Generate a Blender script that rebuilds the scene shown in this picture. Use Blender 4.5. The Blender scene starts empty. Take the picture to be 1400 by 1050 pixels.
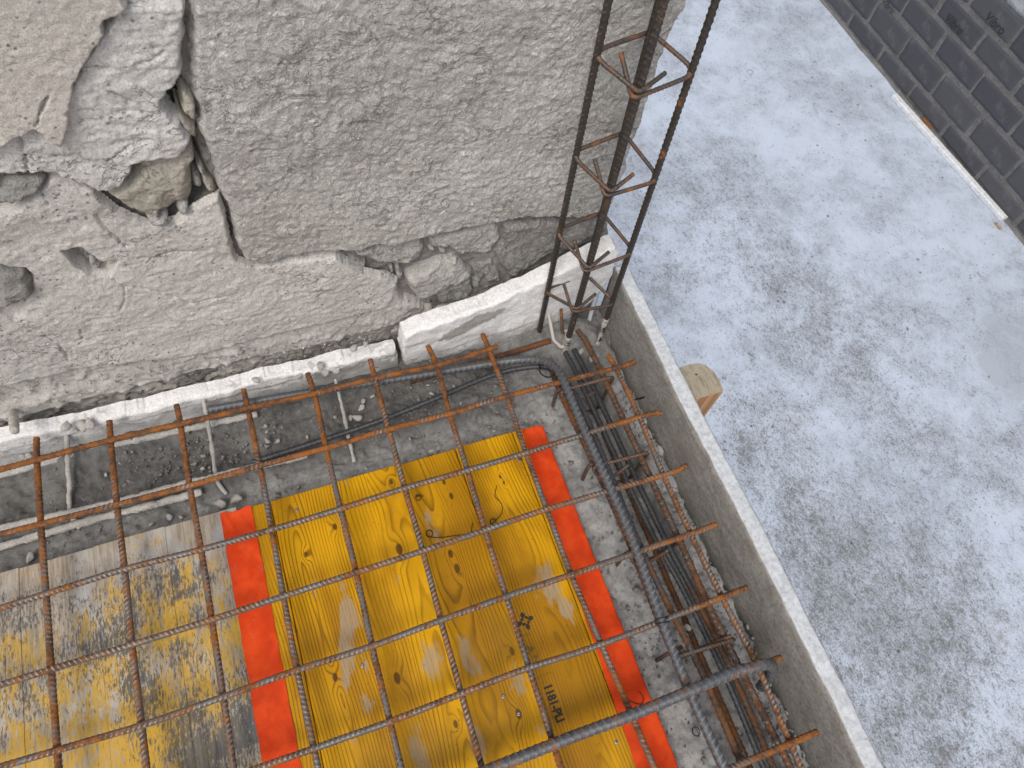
import bpy, math, random
import numpy as np
from mathutils import Matrix, Vector

random.seed(7)
rng = np.random.default_rng(7)
S = bpy.context.scene
COL = S.collection

# ------------------------------------------------------------------ camera
# metres; origin on a node of the welded mesh, X along the wall, Y into the wall, Z up
FPX = 961.58                                   # focal length in photograph pixels (1400 wide)
RC = np.array([[0.94053286, -0.32879415, 0.08539527],
               [-0.25267838, -0.84514212, -0.47105034],
               [0.22704974, 0.42146079, -0.87796311]])
CC = np.array([0.45154441, -0.56832875, 1.02790489])
cam = bpy.data.objects.new('camera', bpy.data.cameras.new('camera'))
COL.objects.link(cam)
cam.matrix_world = Matrix(((RC[0, 0], -RC[1, 0], -RC[2, 0], CC[0]),
                           (RC[0, 1], -RC[1, 1], -RC[2, 1], CC[1]),
                           (RC[0, 2], -RC[1, 2], -RC[2, 2], CC[2]),
                           (0, 0, 0, 1)))
cam.data.sensor_width = 36.0
cam.data.lens = FPX / 1400 * 36.0
cam.data.clip_start = 0.02
cam.data.clip_end = 400
cam.data.dof.use_dof = True
cam.data.dof.focus_distance = 1.0
cam.data.dof.aperture_fstop = 16
S.camera = cam

# ------------------------------------------------------------------ light
SUN_EL, SUN_AZ = 58.0, 215.0                   # azimuth of the sun seen from the scene, clockwise from +Y
W = bpy.data.worlds.new('World')
S.world = W
W.use_nodes = True
wt = W.node_tree
bg = wt.nodes['Background']
sky = wt.nodes.new('ShaderNodeTexSky')
sky.sky_type = 'NISHITA'
sky.sun_disc = False
sky.sun_elevation = math.radians(SUN_EL)
sky.sun_rotation = math.radians(SUN_AZ)
sky.dust_density = 4.0
sky.air_density = 1.0
hs = wt.nodes.new('ShaderNodeHueSaturation')
hs.inputs['Saturation'].default_value = 0.45
wt.links.new(sky.outputs['Color'], hs.inputs['Color'])
wt.links.new(hs.outputs['Color'], bg.inputs['Color'])
bg.inputs['Strength'].default_value = 0.13
sl = bpy.data.lights.new('sun', 'SUN')
sl.energy = 1.2
sl.angle = math.radians(24)
sl.color = (1.0, 0.93, 0.84)
so = bpy.data.objects.new('sun', sl)
COL.objects.link(so)
_a = math.radians(SUN_AZ)
_e = math.radians(SUN_EL)
_dir = Vector((math.sin(_a) * math.cos(_e), math.cos(_a) * math.cos(_e), math.sin(_e)))
so.rotation_euler = _dir.to_track_quat('Z', 'Y').to_euler()
so.location = (0, 0, 6)
S.view_settings.view_transform = 'Standard'
S.view_settings.look = 'None'
S.view_settings.gamma = 1
S.view_settings.use_curve_mapping = False
S.view_settings.exposure = 0.14


# ------------------------------------------------------------------ helpers: survey points
def _ray(x, y):
    return RC.T @ np.array([(x - 700) / FPX, (y - 525) / FPX, 1.0])


def PZ(x, y, z):
    d = _ray(x, y)
    return CC + d * (z - CC[2]) / d[2]


def PY(x, y, Y):
    d = _ray(x, y)
    return CC + d * (Y - CC[1]) / d[1]


def PX(x, y, X):
    d = _ray(x, y)
    return CC + d * (X - CC[0]) / d[0]


ORD = ['first', 'second', 'third', 'fourth', 'fifth', 'sixth', 'seventh', 'eighth', 'ninth', 'tenth']


# ------------------------------------------------------------------ helpers: noise
def _h3(i, j, k, seed):
    n = (i.astype(np.int64) * 374761393 + j.astype(np.int64) * 668265263 + k.astype(np.int64) * 2147483647 + seed * 974634777) & 0xffffffff
    n = ((n ^ (n >> 13)) * 1274126177) & 0xffffffff
    n = ((n ^ (n >> 15)) * 2246822519) & 0xffffffff
    return ((n ^ (n >> 16)) & 0xffffff) / float(0xffffff)


def vnoise(p, seed=0):
    i = np.floor(p).astype(np.int64)
    f = p - i
    u = f * f * f * (f * (f * 6 - 15) + 10)
    r = 0
    for a in (0, 1):
        for b in (0, 1):
            for c in (0, 1):
                w = (u[:, 0] if a else 1 - u[:, 0]) * (u[:, 1] if b else 1 - u[:, 1]) * (u[:, 2] if c else 1 - u[:, 2])
                r = r + w * _h3(i[:, 0] + a, i[:, 1] + b, i[:, 2] + c, seed)
    return r * 2 - 1


def fbm(p, scale, octaves=4, seed=0, gain=0.5, ridged=False):
    p = np.asarray(p, float)
    if p.shape[1] == 2:
        p = np.c_[p, np.zeros(len(p))]
    a, s, r = 1.0, scale, 0
    for o in range(octaves):
        v = vnoise(p * s + 17.3 * o, seed + o)
        if ridged:
            v = 1 - 2 * np.abs(v)
        r = r + a * v
        a *= gain
        s *= 2.03
    return r


def sstep(a, b, x):
    t = np.clip((x - a) / (b - a), 0, 1)
    return t * t * (3 - 2 * t)


def seg_dist(pts, poly, closed=True):
    d = np.full(len(pts), 1e9)
    n = len(poly)
    for i in range(n if closed else n - 1):
        a = poly[i]
        b = poly[(i + 1) % n]
        ab = b - a
        t = np.clip(((pts - a) @ ab) / (ab @ ab + 1e-12), 0, 1)
        q = pts - a - t[:, None] * ab
        d = np.minimum(d, np.einsum('ij,ij->i', q, q))
    return np.sqrt(d)


def inside(pts, poly):
    c = np.zeros(len(pts), bool)
    n = len(poly)
    j = n - 1
    for i in range(n):
        xi, yi = poly[i]
        xj, yj = poly[j]
        if yi != yj:
            m = ((yi > pts[:, 1]) != (yj > pts[:, 1])) & (pts[:, 0] < (xj - xi) * (pts[:, 1] - yi) / (yj - yi) + xi)
            c ^= m
        j = i
    return c


def sdist(pts, poly):
    d = seg_dist(pts, poly)
    return np.where(inside(pts, poly), d, -d)


# ------------------------------------------------------------------ helpers: objects
BASE = {}


def tag(o, label=None, cat=None, group=None, kind=None):
    if label:
        o['label'] = label
    if cat:
        o['category'] = cat
    if group:
        o['group'] = group
    if kind:
        o['kind'] = kind
    return o


def thing(name, label, cat, loc, group=None):
    o = bpy.data.objects.new(name, None)
    o.empty_display_size = 0.05
    COL.objects.link(o)
    o.location = loc
    BASE[o] = np.array(loc, float)
    return tag(o, label, cat, group)


def mk(name, V, F, mat, parent=None, origin=None, smooth=True, attrs=None):
    """link world-space verts V and faces F (list of tuples or int array) as one mesh object"""
    V = np.asarray(V, float)
    pb = BASE.get(parent, np.zeros(3)) if parent is not None else np.zeros(3)
    if origin is None:
        origin = pb
        if parent is None:
            origin = (V.min(0) + V.max(0)) / 2
            origin[2] = V[:, 2].min()
    origin = np.array(origin, float)
    me = bpy.data.meshes.new(name)
    L = V - origin
    if isinstance(F, np.ndarray):
        n, k = F.shape
        me.vertices.add(len(L))
        me.vertices.foreach_set('co', L.astype(np.float32).ravel())
        me.loops.add(n * k)
        me.loops.foreach_set('vertex_index', F.astype(np.int32).ravel())
        me.polygons.add(n)
        me.polygons.foreach_set('loop_start', (np.arange(n) * k).astype(np.int32))
        me.update(calc_edges=True)
        me.validate()
    else:
        me.from_pydata([tuple(v) for v in L], [], [tuple(int(i) for i in f) for f in F])
        me.update()
    if smooth:
        me.polygons.foreach_set('use_smooth', np.ones(len(me.polygons), bool))
    for an, av in (attrs or {}).items():
        a = me.attributes.new(an, 'FLOAT', 'POINT')
        a.data.foreach_set('value', np.asarray(av, np.float32))
    if mat:
        me.materials.append(mat)
    o = bpy.data.objects.new(name, me)
    COL.objects.link(o)
    o.location = origin - pb
    if parent is not None:
        o.parent = parent
    BASE[o] = origin
    return o


def grid_faces(nx, ny, keep=None):
    i = np.arange(nx * ny).reshape(ny, nx)
    q = np.stack([i[:-1, :-1], i[:-1, 1:], i[1:, 1:], i[1:, :-1]], -1).reshape(-1, 4)
    if keep is not None:
        q = q[keep[q].any(1)]
    return q


def compact(V, F, attrs=None):
    u, inv = np.unique(F.ravel(), return_inverse=True)
    return V[u], inv.reshape(F.shape), {k: v[u] for k, v in (attrs or {}).items()}


def box_vf(x0, x1, y0, y1, z0, z1, b=0.0):
    """box with chamfered edges"""
    if b <= 0:
        V = [(x, y, z) for x in (x0, x1) for y in (y0, y1) for z in (z0, z1)]
        F = [(0, 1, 3, 2), (4, 6, 7, 5), (0, 4, 5, 1), (2, 3, 7, 6), (0, 2, 6, 4), (1, 5, 7, 3)]
        return V, F
    V = []
    idx = {}
    X, Y, Z = (x0, x1), (y0, y1), (z0, z1)
    sg = (1, -1)
    for i in (0, 1):
        for j in (0, 1):
            for k in (0, 1):
                for ax in range(3):
                    v = [X[i] + b * sg[i], Y[j] + b * sg[j], Z[k] + b * sg[k]]
                    v[ax] = (X[i], Y[j], Z[k])[ax]
                    idx[i, j, k, ax] = len(V)
                    V.append(tuple(v))
    F = []
    for s in (0, 1):
        f = [idx[s, 0, 0, 0], idx[s, 1, 0, 0], idx[s, 1, 1, 0], idx[s, 0, 1, 0]]
        F.append(f if s else f[::-1])
        f = [idx[0, s, 0, 1], idx[1, s, 0, 1], idx[1, s, 1, 1], idx[0, s, 1, 1]]
        F.append(f[::-1] if s else f)
        f = [idx[0, 0, s, 2], idx[1, 0, s, 2], idx[1, 1, s, 2], idx[0, 1, s, 2]]
        F.append(f if s else f[::-1])
    for a in (0, 1):
        for c in (0, 1):
            F.append([idx[a, c, 0, 0], idx[a, c, 1, 0], idx[a, c, 1, 1], idx[a, c, 0, 1]])
            F.append([idx[a, 0, c, 0], idx[a, 1, c, 0], idx[a, 1, c, 2], idx[a, 0, c, 2]])
            F.append([idx[0, a, c, 1], idx[1, a, c, 1], idx[1, a, c, 2], idx[0, a, c, 2]])
            for d in (0, 1):
                F.append([idx[a, c, d, 0], idx[a, c, d, 1], idx[a, c, d, 2]])
    return V, F


def fillet(pts, r, n=8):
    pts = [np.array(p, float) for p in pts]
    out = [pts[0]]
    for i in range(1, len(pts) - 1):
        a, b, c = pts[i - 1], pts[i], pts[i + 1]
        u = a - b
        v = c - b
        lu, lv = np.linalg.norm(u), np.linalg.norm(v)
        u, v = u / lu, v / lv
        ang = math.acos(max(-1, min(1, float(u @ v))))
        if ang > 3.05:
            out.append(b)
            continue
        t = min(r / math.tan(ang / 2), lu * .48, lv * .48)
        p0, p1 = b + u * t, b + v * t
        for k in range(n + 1):
            s = k / n
            out.append((1 - s) ** 2 * p0 + 2 * s * (1 - s) * b + s * s * p1)
    out.append(pts[-1])
    return np.array(out)


def catmull(pts, n=12):
    P = np.array(pts, float)
    P = np.vstack([2 * P[0] - P[1], P, 2 * P[-1] - P[-2]])
    out = []
    for i in range(1, len(P) - 2):
        p0, p1, p2, p3 = P[i - 1:i + 3]
        for k in range(n):
            t = k / n
            out.append(.5 * (2 * p1 + (p2 - p0) * t + (2 * p0 - 5 * p1 + 4 * p2 - p3) * t * t + (3 * p1 - p0 - 3 * p2 + p3) * t ** 3))
    out.append(P[-2])
    return np.array(out)


def resample(path, ds):
    path = np.array(path, float)
    L = np.r_[0, np.cumsum(np.linalg.norm(np.diff(path, axis=0), axis=1))]
    n = max(2, int(L[-1] / ds) + 1)
    s = np.linspace(0, L[-1], n)
    return np.stack([np.interp(s, L, path[:, k]) for k in range(3)], 1), s


def tube_vf(path, r, ds=.0013, seg=10, pitch=.0062, rib=.0007, lump=0.0, seed=0, taper=None, lon=.45):
    """bar swept along path; rib>0 gives the two rows of slanted ribs of reinforcing steel"""
    P, s = resample(path, ds)
    n = len(P)
    T = np.gradient(P, axis=0)
    T /= np.linalg.norm(T, axis=1)[:, None] + 1e-12
    up = np.array([0, 0, 1.0]) if abs(T[0][2]) < .9 else np.array([1.0, 0, 0])
    N = np.zeros_like(P)
    v = np.cross(T[0], np.cross(up, T[0]))
    v /= np.linalg.norm(v)
    for i in range(n):
        v = v - T[i] * (v @ T[i])
        v = v / np.linalg.norm(v)
        N[i] = v
    B = np.cross(T, N)
    th = np.arange(seg) / seg * 2 * math.pi
    tw = seed * 1.7
    ph = th[None, :] + tw
    side = np.where(np.sin(ph) > 0, 1.0, -1.0)
    cyc = s[:, None] / pitch + side * (np.mod(ph, math.pi) / math.pi) * 1.1 + (side > 0) * .5
    w = np.sin(2 * math.pi * cyc)
    ribv = sstep(.1, .8, w) * (np.abs(np.sin(ph)) ** .6)
    lonr = (np.abs(np.sin(ph)) < .32) * lon
    ribv = np.maximum(ribv, lonr + 0 * ribv)
    rad = r + rib * ribv
    if lump > 0:
        q = np.c_[np.repeat(s, seg), np.tile(np.cos(th) * .006, n), np.tile(np.sin(th) * .006, n)]
        rad = rad + lump * fbm(q, 90, 3, seed).reshape(n, seg)
    if taper is not None:
        rad = rad * taper(s / s[-1])[:, None]
    V = P[:, None, :] + rad[..., None] * (np.cos(th)[None, :, None] * N[:, None, :] + np.sin(th)[None, :, None] * B[:, None, :])
    V = V.reshape(-1, 3)
    i = np.arange(n * seg).reshape(n, seg)
    j = np.roll(i, -1, 1)
    F = np.stack([i[:-1], j[:-1], j[1:], i[1:]], -1).reshape(-1, 4)
    # end caps: a centre ring collapsed to a point, as quads
    c0, c1 = len(V), len(V) + 1
    V = np.vstack([V, P[0], P[-1]])
    caps = []
    for k in range(0, seg, 2):
        caps.append((c0, i[0][(k + 2) % seg], i[0][(k + 1) % seg], i[0][k]))
        caps.append((c1, i[-1][k], i[-1][(k + 1) % seg], i[-1][(k + 2) % seg]))
    F = np.vstack([F, np.array(caps)])
    A = np.r_[ribv.ravel(), .5, .5]
    return V, F, A


def bar(name, path, r, mat, parent=None, rust=None, label=None, cat=None, group=None, **k):
    V, F, A = tube_vf(path, r, **k)
    at = {'rib': A, 'rust': (rust(V) if callable(rust) else np.full(len(V), .5 if rust is None else rust))}
    o = mk(name, V, F, mat, parent, attrs=at)
    return tag(o, label, cat, group)


def rock_vf(c, size, seed, flat=(1, 1, .7), sub=1):
    import bmesh
    bm = bmesh.new()
    bmesh.ops.create_icosphere(bm, subdivisions=sub, radius=1)
    V = np.array([v.co[:] for v in bm.verts])
    F = np.array([[v.index for v in f.verts] for f in bm.faces])
    bm.free()
    rr = np.random.default_rng(seed)
    # cut by random planes for facets
    for _ in range(11):
        n = rr.normal(size=3)
        n /= np.linalg.norm(n)
        d = V @ n
        lim = rr.uniform(.38, .8)
        V = V - np.clip(d - lim, 0, None)[:, None] * n
    V = V * (1 + .09 * fbm(V, 1.7, 2, seed))[:, None]
    V = V * np.array(flat) * size
    a = rr.uniform(0, 6.28)
    V = V @ np.array([[math.cos(a), -math.sin(a), 0], [math.sin(a), math.cos(a), 0], [0, 0, 1]]).T
    return V + np.array(c), F


# ------------------------------------------------------------------ helpers: materials
class NT:
    def __init__(s, name, rough=.8, metal=0.0, spec=.5, coat=0.0):
        s.m = bpy.data.materials.new(name)
        s.m.use_nodes = True
        s.t = s.m.node_tree
        s.b = s.t.nodes['Principled BSDF']
        s.b.inputs['Roughness'].default_value = rough
        s.b.inputs['Metallic'].default_value = metal
        s.b.inputs['Specular IOR Level'].default_value = spec
        s.b.inputs['Coat Weight'].default_value = coat
        s.tc = s.t.nodes.new('ShaderNodeTexCoord')
        s.co = s.tc.outputs['Object']

    def put(s, sock, v):
        if hasattr(v, 'is_linked') or isinstance(v, bpy.types.NodeSocket):
            s.t.links.new(v, sock)
        elif isinstance(v, (tuple, list)) and len(v) == 3 and sock.type == 'RGBA':
            sock.default_value = (*v, 1)
        else:
            sock.default_value = v

    def math(s, op, a, b=0.0, c=None, clamp=False):
        n = s.t.nodes.new('ShaderNodeMath')
        n.operation = op
        n.use_clamp = clamp
        s.put(n.inputs[0], a)
        s.put(n.inputs[1], b)
        if c is not None:
            s.put(n.inputs[2], c)
        return n.outputs[0]

    def vec(s, sc=(1, 1, 1), off=(0, 0, 0), co=None, rot=(0, 0, 0)):
        n = s.t.nodes.new('ShaderNodeMapping')
        s.put(n.inputs['Vector'], co if co is not None else s.co)
        n.inputs['Scale'].default_value = sc
        n.inputs['Location'].default_value = off
        n.inputs['Rotation'].default_value = rot
        return n.outputs[0]

    def noise(s, scale, detail=4, rough=.55, dist=0.0, co=None):
        n = s.t.nodes.new('ShaderNodeTexNoise')
        s.put(n.inputs['Vector'], co if co is not None else s.co)
        n.inputs['Scale'].default_value = scale
        n.inputs['Detail'].default_value = detail
        n.inputs['Roughness'].default_value = rough
        n.inputs['Distortion'].default_value = dist
        return n.outputs['Fac']

    def vor(s, scale, co=None, feat='F1', rnd=1.0):
        n = s.t.nodes.new('ShaderNodeTexVoronoi')
        n.feature = feat
        s.put(n.inputs['Vector'], co if co is not None else s.co)
        n.inputs['Scale'].default_value = scale
        n.inputs['Randomness'].default_value = rnd
        return n.outputs['Distance']

    def rng(s, v, a, b, c=0.0, d=1.0):
        n = s.t.nodes.new('ShaderNodeMapRange')
        n.interpolation_type = 'SMOOTHSTEP'
        s.put(n.inputs[0], v)
        n.inputs[1].default_value = a
        n.inputs[2].default_value = b
        n.inputs[3].default_value = c
        n.inputs[4].default_value = d
        return n.outputs[0]

    def mix(s, f, a, b, blend='MIX'):
        n = s.t.nodes.new('ShaderNodeMix')
        n.data_type = 'RGBA'
        n.blend_type = blend
        s.put(n.inputs[0], f)
        s.put(n.inputs[6], a)
        s.put(n.inputs[7], b)
        return n.outputs[2]

    def xyz(s, co=None):
        n = s.t.nodes.new('ShaderNodeSeparateXYZ')
        s.put(n.inputs[0], co if co is not None else s.co)
        return n.outputs

    def attr(s, name):
        n = s.t.nodes.new('ShaderNodeAttribute')
        n.attribute_name = name
        return n.outputs['Fac']

    def rand(s):
        return s.t.nodes.new('ShaderNodeObjectInfo').outputs['Random']

    def bump(s, h, strength=.5, dist=.002, prev=None):
        n = s.t.nodes.new('ShaderNodeBump')
        s.put(n.inputs['Height'], h)
        n.inputs['Strength'].default_value = strength
        n.inputs['Distance'].default_value = dist
        if prev is not None:
            s.put(n.inputs['Normal'], prev)
        return n.outputs[0]

    def out(s, col, normal=None, rough=None, metal=None):
        s.put(s.b.inputs['Base Color'], col)
        if normal is not None:
            s.put(s.b.inputs['Normal'], normal)
        if rough is not None:
            s.put(s.b.inputs['Roughness'], rough)
        if metal is not None:
            s.put(s.b.inputs['Metallic'], metal)
        return s.m


def m_mineral(name, c1, c2, grain=500, bumpd=.0015, bs=.6, pit=0.35, stain=None, stainc=(.3, .2, .1), rough=.92, rock=False, vein=.5, gstr=.5):
    """plaster, mortar, stone: broad tone drift, grit, pits, hairline creases and fine relief"""
    t = NT(name, rough, spec=.15)
    a = t.noise(9, 5, .6)
    b = t.noise(55, 5, .65, .4)
    g = t.noise(grain, 4, .75)
    f = t.math('ADD', t.math('MULTIPLY', a, .6), t.math('MULTIPLY', b, .45))
    col = t.mix(t.rng(f, .36, .70), c1, c2)
    gr = t.rng(g, .44, .66)
    col = t.mix(t.math('MULTIPLY', gr, gstr), col, tuple(x * .50 for x in c1))
    col = t.mix(t.rng(t.noise(grain * .7, 3, .6, 0, t.vec((1, 1, 1), (3, 7, 1))), .56, .70, 0, .5), col, tuple(min(.85, x * 1.35) for x in c2))
    v = t.vor(grain * .22)
    pm = t.math('MULTIPLY', t.rng(v, .10, .28, 1, 0), t.rng(t.noise(30, 3), .47, .60))
    col = t.mix(t.math('MULTIPLY', pm, pit), col, tuple(x * .22 for x in c1))
    # hairline creases
    vn = t.noise(34 if rock else 16, 5, .62, .6, t.vec((.8, 1, 1.3), (2, 3, 4)))
    vl = t.rng(t.math('ABSOLUTE', t.math('SUBTRACT', vn, .5)), .0, (.016 if rock else .009), 1, 0)
    vl = t.math('MULTIPLY', vl, t.rng(t.noise(13, 3, .6, 0, t.vec((1, 1, 1), (8, 8, 1))), .48, .60))
    col = t.mix(t.math('MULTIPLY', vl, vein), col, tuple(x * .28 for x in c1))
    if stain is not None:
        col = t.mix(stain(t), col, stainc)
    h = t.math('ADD', t.noise(grain * .35, 6, .75), t.math('MULTIPLY', pm, -.6))
    h = t.math('ADD', h, t.math('MULTIPLY', vl, -.5))
    if rock:
        r1 = t.math('ABSOLUTE', t.math('SUBTRACT', t.noise(95, 5, .65, .7, t.vec((.95, 1, 1.08))), .5))
        h = t.math('ADD', h, t.math('MULTIPLY', r1, 3.2))
        col = t.mix(t.rng(r1, .040, .0, 0, .22), col, tuple(x * .42 for x in c1))
    return t.out(col, t.bump(h, bs, bumpd))


def m_rebar(name, steel, rustc=(.36, .115, .018), brown=(.085, .042, .022), light=(.38, .38, .39), bias=0.0, crust=0.0):
    t = NT(name, .6)
    rib = t.attr('rib')
    ru = t.attr('rust')
    n1 = t.noise(38, 5, .65)
    n2 = t.noise(240, 3, .6)
    k = t.math('ADD', t.math('MULTIPLY', n1, 2.1), t.math('MULTIPLY', n2, .5))
    k = t.math('ADD', t.math('ADD', k, t.math('MULTIPLY', ru, 1.25)), bias - 1.55)
    k = t.math('ADD', k, t.math('MULTIPLY', rib, -.62))
    rm = t.rng(k, .02, .42)
    st = t.mix(t.math('MULTIPLY', t.rng(rib, .35, .9), t.rng(t.noise(70, 3), .35, .6, .45, 1.0)), steel, light)
    st = t.mix(t.rng(t.noise(160, 4, .6), .5, .72, 0, .6), st, tuple(x * .35 for x in steel))
    rc = t.mix(t.rng(t.math('ADD', t.math('MULTIPLY', t.noise(110, 4, .7), .6), t.math('MULTIPLY', t.noise(24, 3, .6, 0, t.vec((1, 1, 1), (4, 9, 2))), .4)), .40, .60), brown, rustc)
    col = t.mix(rm, st, rc)
    if crust > 0:
        cm = t.rng(t.noise(60, 4, .6, 0, t.vec((1, 1, 1), (5, 2, 9))), .62 - .3 * crust, .70 - .3 * crust)
        col = t.mix(cm, col, (.5, .47, .43))
        rm = t.math('MAXIMUM', rm, cm)
    return t.out(col, t.bump(t.noise(700, 3, .7), .35, .0006), t.rng(rm, 0, 1, .5, .9), t.rng(rm, 0, .6, .40, 0))


M = {}
M['plaster_smooth'] = m_mineral('plaster_smooth', (.58, .54, .49), (.70, .655, .60), 620, .0020, .95, .7, vein=.15, gstr=.65)
M['plaster_rough'] = m_mineral('plaster_rough', (.60, .585, .56), (.75, .735, .715), 480, .0024, 1.0, .4, vein=.7, gstr=.6)
M['plaster_lower'] = m_mineral('plaster_lower', (.55, .53, .495), (.71, .685, .65), 520, .0024, 1.0, .6, vein=.75, gstr=.6)
M['base_coat'] = m_mineral('base_coat', (.42, .395, .37), (.57, .545, .51), 360, .0024, .9, .5, gstr=.4)
M['joint_mortar'] = m_mineral('joint_mortar', (.20, .19, .18), (.33, .315, .295), 300, .002, .9, .5)


def _edge_stain(t):
    x = t.xyz()[0]
    e = t.rng(x, .900, .918)
    return t.math('MULTIPLY', e, t.rng(t.noise(19, 4, .6, 0, t.vec((1, 1, 1), (3, 0, 6))), .44, .53))


M['block_stone'] = m_mineral('block_stone', (.485, .468, .435), (.66, .645, .61), 330, .0028, .9, .35, _edge_stain, (.40, .19, .045), rock=True, vein=.5, gstr=.52)
M['rubble_stone'] = m_mineral('rubble_stone', (.43, .415, .39), (.57, .555, .525), 380, .0024, .95, .3, rock=True)
M['grey_stone'] = m_mineral('grey_stone', (.28, .27, .255), (.42, .41, .39), 300, .0026, .95, .3, rock=True)
M['tan_stone'] = m_mineral('tan_stone', (.38, .355, .30), (.51, .48, .41), 350, .002, .8, .3)
M['chip'] = m_mineral('chip', (.40, .385, .36), (.58, .56, .53), 500, .0012, .7, .3)


def m_bed():
    t = NT('trough_concrete', .95, spec=.2)
    x, y, z = t.xyz()
    a = t.noise(14, 5, .6)
    b = t.noise(80, 5, .65)
    f = t.math('ADD', t.math('MULTIPLY', a, .6), t.math('MULTIPLY', b, .45))
    dark = t.mix(t.rng(f, .38, .68), (.10, .098, .094), (.20, .197, .19))
    lite = t.mix(t.rng(f, .38, .68), (.24, .24, .237), (.46, .46, .455))
    # cement dust lies thicker along the deck edge and on the side strip
    m1 = t.rng(t.math('ADD', y, t.math('MULTIPLY', a, .10)), -.005, -.055)
    m2 = t.rng(t.math('ADD', x, t.math('MULTIPLY', a, .06)), .755, .785)
    mm = t.math('MAXIMUM', t.math('MULTIPLY', m1, t.rng(x, -.1, .5, .45, .85)), t.math('MULTIPLY', m2, t.rng(y, .0, -.14, .35, 1)))
    col = t.mix(mm, dark, lite)
    col = t.mix(t.rng(t.noise(300, 4, .8), .52, .76, 0, .42), col, (.07, .07, .067))
    v = t.vor(170)
    col = t.mix(t.math('MULTIPLY', t.rng(v, .12, .22, .8, 0), t.rng(t.noise(40, 2), .5, .6)), col, (.38, .37, .355))
    h = t.math('ADD', t.noise(180, 6, .7), t.math('MULTIPLY', t.noise(60, 4), .8))
    return t.out(col, t.bump(h, .9, .003))


M['bed'] = m_bed()
M['steel_mesh'] = m_rebar('steel_mesh', (.15, .138, .128), rustc=(.28, .095, .013), brown=(.082, .043, .026), light=(.31, .30, .29), bias=.02)
M['steel_dark'] = m_rebar('steel_dark', (.060, .052, .045), brown=(.070, .042, .028), rustc=(.30, .105, .02), light=(.13, .118, .105), bias=-.30)
M['steel_stirrup'] = m_rebar('steel_stirrup', (.085, .07, .06), brown=(.07, .042, .028), rustc=(.30, .11, .03), light=(.20, .17, .15), bias=-.05)
M['steel_blue'] = m_rebar('steel_blue', (.115, .12, .13), light=(.27, .278, .29), bias=-.26)
M['steel_rusty'] = m_rebar('steel_rusty', (.10, .09, .08), bias=.0, light=(.22, .21, .20), rustc=(.17, .062, .015), brown=(.055, .032, .022))
M['steel_black'] = m_rebar('steel_black', (.060, .062, .068), light=(.12, .124, .13), bias=-.26, rustc=(.16, .065, .02), brown=(.05, .034, .026))
M['steel_crust'] = m_rebar('steel_crust', (.12, .11, .10), bias=0, crust=1.0)


def m_crust():
    return m_mineral('cement_crust', (.42, .40, .37), (.62, .595, .555), 420, .0015, .8, .4)


M['crust'] = m_crust()


def m_eps():
    t = NT('polystyrene', .75, spec=.3)
    x, y, z = t.xyz()
    v = t.vor(260)
    n = t.noise(16, 5, .65)
    n2 = t.noise(120, 4, .6)
    col = t.mix(t.rng(n, .35, .7), (.80, .80, .80), (.86, .86, .86))
    # grey mortar wiped over the lower part and in smears
    sm = t.math('ADD', z, t.math('MULTIPLY', t.math('SUBTRACT', n, .5), .10))
    lo = t.math('ADD', t.math('MULTIPLY', t.math('SUBTRACT', x, .56), t.rng(x, .55, .57)), 0)
    cut = t.math('ADD', t.math('SUBTRACT', sm, t.math('MULTIPLY', lo, .075)), t.rng(x, .555, .565, 0, .028))
    g1 = t.rng(t.math('ADD', cut, t.math('MULTIPLY', n2, .01)), -.042, -.058)
    g2 = t.math('MULTIPLY', t.rng(t.noise(26, 5, .6, .5, t.vec((1, 1, 2.2), (2, 0, 5))), .60, .645), t.rng(x, .565, .555))
    g3 = t.math('ADD', t.noise(34, 5, .65, .4, t.vec((1, 1, 1.6), (4, 2, 8))), t.rng(x, .18, .5, -.05, .07))
    g2 = t.math('MAXIMUM', g2, t.math('MULTIPLY', t.math('MULTIPLY', t.rng(g3, .555, .60), t.rng(x, .565, .555)), t.rng(z, -.022, -.034)))
    g2 = t.math('MULTIPLY', g2, .8)
    col = t.mix(t.math('MULTIPLY', g1, .72), col, (.40, .385, .365))
    col = t.mix(g2, col, (.46, .45, .43))
    # one long wiped smear across the wedge
    ex = t.math('MULTIPLY', t.math('SUBTRACT', x, .690), 1 / .066)
    ez = t.math('SUBTRACT', t.math('SUBTRACT', z, -.004), t.math('MULTIPLY', t.math('SUBTRACT', x, .690), .36))
    ez = t.math('MULTIPLY', ez, 1 / .0175)
    dd = t.math('ADD', t.math('MULTIPLY', ex, ex), t.math('MULTIPLY', ez, ez))
    dd = t.math('ADD', dd, t.math('MULTIPLY', t.math('SUBTRACT', t.noise(70, 4, .65), .5), 2.2))
    col = t.mix(t.rng(dd, 1.0, .75, 0, .95), col, (.34, .33, .31))
    b = t.math('MULTIPLY', t.rng(t.noise(60, 3, .6, 0, t.vec((1, 1, 3), (9, 1, 2))), .66, .70), t.rng(z, -.035, -.06))
    col = t.mix(b, col, (.11, .06, .045))
    col = t.mix(t.rng(v, .40, .62, 0, .30), col, (.50, .50, .50))
    h = t.math('ADD', t.math('MULTIPLY', v, -.9), t.math('MULTIPLY', t.noise(45, 4), .7))
    return t.out(col, t.bump(h, .45, .0016))


M['eps'] = m_eps()


def panel_coords(t, panel):
    t.tc.object = panel
    t.co = t.tc.outputs['Object']


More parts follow.
